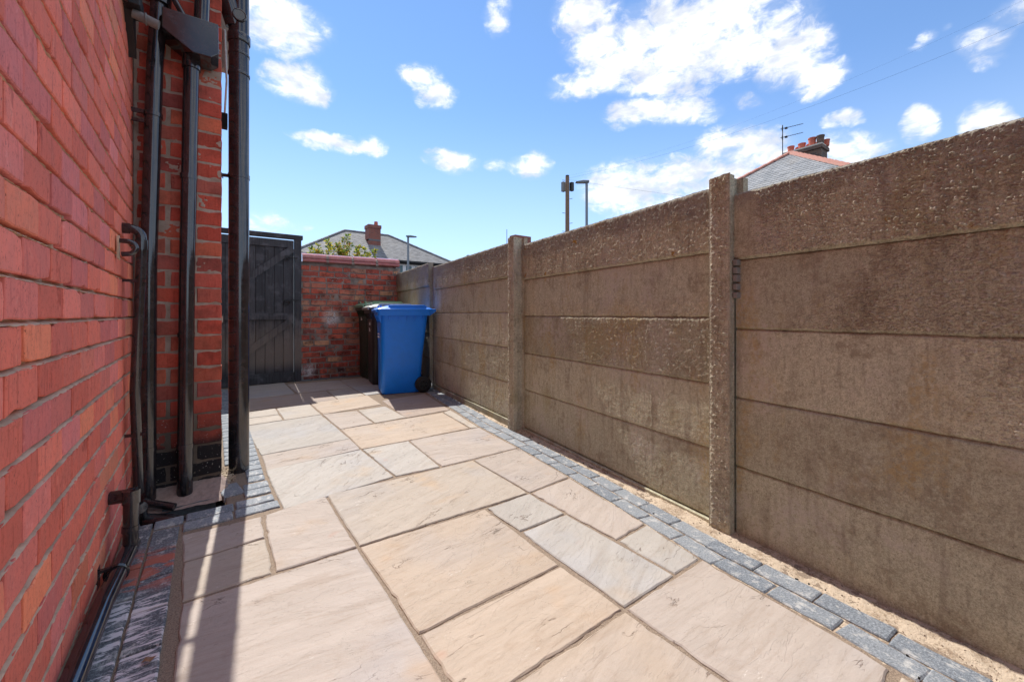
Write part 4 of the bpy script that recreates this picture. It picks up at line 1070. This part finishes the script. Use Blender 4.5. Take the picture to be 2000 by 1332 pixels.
MB().add(L3(HA, [C0, C1, C2, C3, RL, RR]), [(0, 1, 5, 4), (1, 2, 5), (2, 3, 4, 5), (3, 0, 4)]).build('roof', M_SLATE, HA)
slates(L3(HA, [C0, C1, RR, RL]), (1, 0, 0), (0, 4, zr-ze), (0, -(zr-ze), 4), .28, .20, M_SLATE, HA)
slates(L3(HA, [C0, RL, C3]), (0, 1, 0), (4.15, 0, zr-ze), (-(zr-ze), 0, 4.15), .28, .20, M_SLATE, HA)
for a, b_ in ((RL, RR), (RL, C0), (RR, C1)):
    n_ = int((b_-a).length/.42); ai = Vector(L3(HA, [a])[0]); bi = Vector(L3(HA, [b_])[0])
    for i in range(n_):
        p, q_ = ai+(bi-ai)*(i/n_), ai+(bi-ai)*((i+.96)/n_)
        MB().tube([p+Vector((0, 0, .02)), q_+Vector((0, 0, .03))], .085, 8).build('ridge_tile', M_SLATE, HA)
MB().box((-5.5, -3.6, 0), (5.6, 3.6, 4.9)).build('wall', M_RENDER, HA)
MB().box((-5.8, -4.08, 4.79), (5.95, -3.96, 4.90)).build('gutter', M_IRON, HA, bevel=.02)
MB().box((-5.7, -3.98, 4.70), (5.9, -3.6, 4.79)).build('soffit', M_DARK, HA)
for wx0, wn in ((.95, 3),):
    wf = MB()
    wf.box((wx0, -3.70, 3.4), (wx0+2.4, -3.62, 4.7)); wo = wf.build('window', M_WHITE, HA)
    for a in (.10, .78, 1.0, 1.5, 2.0): MB().box((wx0+a+.08, -3.715, 3.5), (wx0+a+(.5 if a < .2 or a > 1.4 else .3), -3.70, 4.58)).build('pane', M_GLASSY, wo)
CH = MB().box((-.42, -2.0, 5.4), (.48, -1.1, 7.72)).build('chimney', M_FBRICK, HA)
MB().box((-.47, -2.05, 7.45), (.53, -1.05, 7.72)).build('corbel', M_FBRICK, CH, bevel=.02)
MB().box((-.42, -2.012, 6.50), (.48, -1.4, 6.62)).build('flashing', M_LEAD, CH)
MB().tube([(.25, -1.6, 7.7), (.25, -1.6, 8.05)], [.16, .13], 14).build('chimney_pot', M_POT, CH, smooth=True)
MB().tube([(-.1, -1.3, 7.7), (-.1, -1.3, 7.85)], [.14, .12], 14).build('chimney_pot', M_RENDER, CH, smooth=True)

HB = thing('house', 'house with red ridge tiles and a big many potted chimney above the fence', 'house', (22, 6.35, 0))
A = Vector((18.3, 6.35, 7.27)); t_ = 3.6; s_ = .72
B0, B1 = A+Vector((-t_, t_, -t_*s_)), A+Vector((-t_, -t_, -t_*s_)); E_ = A+Vector((7, 0, 0)); B2 = Vector((E_.x, B1.y, B1.z)); B3 = Vector((E_.x, B0.y, B0.z))
MB().add(L3(HB, [A, B0, B1, E_, B2, B3]), [(0, 1, 2), (0, 2, 4, 3), (0, 3, 5, 1), (3, 4, 5)]).build('roof', M_SLATE2, HB)
slates(L3(HB, [B0, B1, A]), (0, -1, 0), (1, 0, s_), (-s_, 0, 1), .27, .19, M_SLATE2, HB)
for a, b_ in ((A, B0), (A, B1), (A, E_)):
    n_ = int((b_-a).length/.33); ai = Vector(L3(HB, [a])[0]); bi = Vector(L3(HB, [b_])[0]); d = (bi-ai).normalized(); sdv = d.cross(Vector((0, 0, 1))).normalized()
    for i in range(n_):
        p, q_ = ai+(bi-ai)*(i/n_), ai+(bi-ai)*((i+.97)/n_); upv = sdv.cross(d).normalized()
        arc = [(-.13, -.03), (-.11, .035), (0, .085), (.11, .035), (.13, -.03)]
        v = [p+sdv*x+upv*(y+.012) for x, y in arc]+[q_+sdv*x*.93+upv*(y-.004) for x, y in arc]
        MB().add(v, [(j, j+1, 6+j, 5+j) for j in range(4)]+[(0, 1, 2, 3, 4), (9, 8, 7, 6, 5)]).build('ridge_tile', M_TERRA, HB)
MB().box((-7.0, -3.3, 0), (3.2, 3.3, 4.7)).build('wall', M_FBRICK, HB)
CH = MB().box((-2.38, -.60, 6.4), (-1.68, .72, 7.72)).build('chimney', M_FBRICK2, HB)
MB().box((-2.45, -.66, 7.60), (-1.61, .78, 7.74)).build('corbel', M_FBRICK2, CH, bevel=.01)
MB().box((-2.43, -.64, 7.745), (-1.63, .76, 7.80)).build('capping', M_RENDER, CH)
for i, (x, y, h, r_, mm) in enumerate([(-2.2, .52, .26, .12, M_POT), (-2.2, .12, .25, .13, M_POT), (-2.2, -.24, .36, .13, M_POT), (-2.2, -.52, .36, .13, M_FBRICK2), (-1.85, .35, .25, .12, M_POT), (-1.85, -.05, .25, .12, M_POT), (-1.85, -.40, .25, .12, M_POT), (-1.85, -.62, .25, .11, M_POT)]):
    MB().tube([(x, y, 7.78), (x, y, 7.79+h*.85), (x, y, 7.79+h*.86), (x, y, 7.79+h)], [r_*.9, r_, r_*1.12, r_*1.12], 16).build('chimney_pot', mm, CH, smooth=True)
AE = thing('tv_aerial', 'thin twin arm television aerial on a mast by the big chimney', 'aerial', (18.25, 6.62, 7.1))
MB().tube([(0, 0, -.1), (0, 0, 1.33)], .016, 6).build('mast', M_IRON, AE)
for z in (.87, 1.22):
    m = MB().tube([(-.05, .06, z-.03), (.7, -.47, z+.20)], .010, 6)
    for i in range(9): t = .1+i*.1; x, y, zz = -.05+.75*t, .06-.53*t, z-.03+.23*t; m.tube([(x-.04, y-.05, zz), (x+.04, y+.05, zz)], .005, 4)
    for a in (-1, 1): m.tube([(.0, .03, z-.02), (.02, .01, z+a*.14)], .010, 4)
    m.box((.14, -.1, z), (.22, -.02, z+.06)); m.build('array', M_IRON, AE)

HC = thing('house', 'distant house of which only a small red chimney shows behind the third fence post', 'house', (21.4, 27.7, 0))
MB().box((-.85, -.4, 5.5), (.85, .4, 7.62)).build('chimney', M_FBRICK, HC)
MB().box((-5, -3.5, 0), (5, 3.5, 4.6)).build('wall', M_FBRICK, HC)
MB().prism([(-3.8, 4.6), (3.8, 4.6), (0, 5.6)], -5.2, 5.2, lambda u, v, h: (h, u, v)).build('roof', M_SLATE, HC)
MB().tube([(-1.0, .6, 6.2), (-1.0, .6, 8.2)], .025, 6).build('aerial_mast', M_IRON, HC)

# street furniture
def lamp(x, y, h, armdir, label):
    T = thing('street_lamp', label, 'street lamp', (x, y, 0), group='street lamps beyond the walls')
    MB().tube([(0, 0, 0), (0, 0, 1.2), (0, 0, 1.22), (0, 0, h-.05)], [.09, .085, .062, .055], 14).build('pole', M_STEEL, T, smooth=True)
    dx, dy = armdir
    M = Matrix(((dx, -dy, 0, 0), (dy, dx, 0, 0), (0, 0, 1, h), (0, 0, 0, 1)))
    m = MB(); pr2 = [(-.10, -.03), (-.08, .035), (.16, .04), (.46, -.015), (.46, -.035), (.1, -.05)]
    m.prism(pr2, -.12, .12, lambda u, v, k: tuple(M @ Vector((u, k, v)))); m.build('lantern', M_STEEL, T, bevel=.01)
    m = MB().box((.1, -.09, -.056), (.4, .09, -.046), M); m.build('diffuser', M_GREYLID, T)
lamp(12.6, 11.8, 6.46, (-.8, .6), 'grey street lamp just right of the wooden pole')
lamp(8.59, 21.02, 5.15, (.80, -.60), 'small grey street lamp in front of the hipped roof house')
TP = thing('telegraph_pole', 'brown wooden telegraph pole with equipment boxes near its top', 'pole', (14.08, 14.46, 0))
MB().tube([(0, 0, 0), (0, 0, 7.68)], [.125, .095], 14).build('pole', M_POLE, TP, smooth=True)
MB().tube([(0, 0, 7.62), (0, 0, 7.75)], .09, 12).build('cap', M_IRON, TP)
MB().box((-.25, .04, 6.95), (-.09, .18, 7.42)).build('equipment_box', M_GREYPIPE, TP, bevel=.01)
MB().box((.08, -.22, 6.98), (.24, -.06, 7.40)).build('equipment_box', M_IRON, TP, bevel=.01)
for i, z in enumerate((7.5, 6.6, 5.9, 5.4, 5.0)):
    s = 1 if i % 2 else -1; MB().tube([(.09*s, -.07*s, z), (.20*s, -.15*s, z+.02)], .012, 6).build('step_iron', M_IRON, TP)
def cable(name, label, pts, r):
    m = MB().tube(pts, r, 5); o = m.build(name, M_IRON); tag(o, label, 'cable'); return o
def sag(a, b, s, n=24): return [Vector(a)*(1-t)+Vector(b)*t-Vector((0, 0, s*4*t*(1-t))) for t in np.linspace(0, 1, n)]
cable('overhead_cable', 'thin overhead cable rising from the wooden pole to the upper right of the sky', sag((14.08, 14.46, 7.6), (19.0, -.8, 9.6), .55), .0025)
cable('overhead_cable', 'thin overhead cable crossing above the other one at the upper right', sag((14.08, 14.46, 7.72), (17.5, -.6, 9.55), .62), .0013)
cable('overhead_cable', 'thin overhead cable sloping from the wooden pole down behind the fence', sag((14.08, 14.46, 7.55), (20.0, 6.0, 5.2), .1), .0035)

# ------------------------------------------------------------------ little things
rs = random.Random(21); m = MB()
for i in range(45):
    s = rs.uniform(-.3, 4.6); q = along(inner, s+.9)
    if not q: continue
    (x, y), a = q; off = rs.choice([.0, .16, .1, .18, .2])+rs.uniform(-.02, .03); r_ = rs.uniform(.001, .0032)
    x += math.sin(a)*off; y -= math.cos(a)*off
    m.box((x-r_, y-r_, .0), (x+r_*rs.uniform(.5, 1.2), y+r_, .002+r_*1.1), Matrix.Rotation(0, 4, 'Z'))
o = m.build('grit', M_DARK, bevel=.001); tag(o, 'dark crumbs of grit scattered over the pavers beside the fence', 'grit', kind='stuff')
def crumbf(n, cx_, cy_, sx, sy, seed, mm, name, label):
    r2 = random.Random(seed); m = MB()
    for i in range(n):
        x, y = r2.gauss(cx_, sx), r2.gauss(cy_, sy); s = r2.uniform(.002, .007)
        m.box((x-s, y-s, 0), (x+s, y+s*.8, s*1.4))
    o = m.build(name, mm, bevel=.0012); tag(o, label, 'rubble', kind='stuff')
crumbf(160, .07, 2.90, .018, .07, 5, M_SAND, 'rubble', 'sandy rubble round the foot of the thick soil pipe')
v = [(-.02, 0, .001), (-.008, .012, .009), (.01, .010, .003), (.022, -.002, .010), (.006, -.012, .002), (-.01, -.01, .011), (.0, 0, .005)]
o = MB().add(v, [(0, 1, 6), (1, 2, 6), (2, 3, 6), (3, 4, 6), (4, 5, 6), (5, 0, 6)]).build('dead_leaf', P('dry leaf', c=(.25, .14, .08), rough=.8), loc=(-.135, 1.485, .006)); tag(o, 'curled brown dead leaf on the white streaked pavers', 'leaf')
o.scale = (.8, .8, .8)
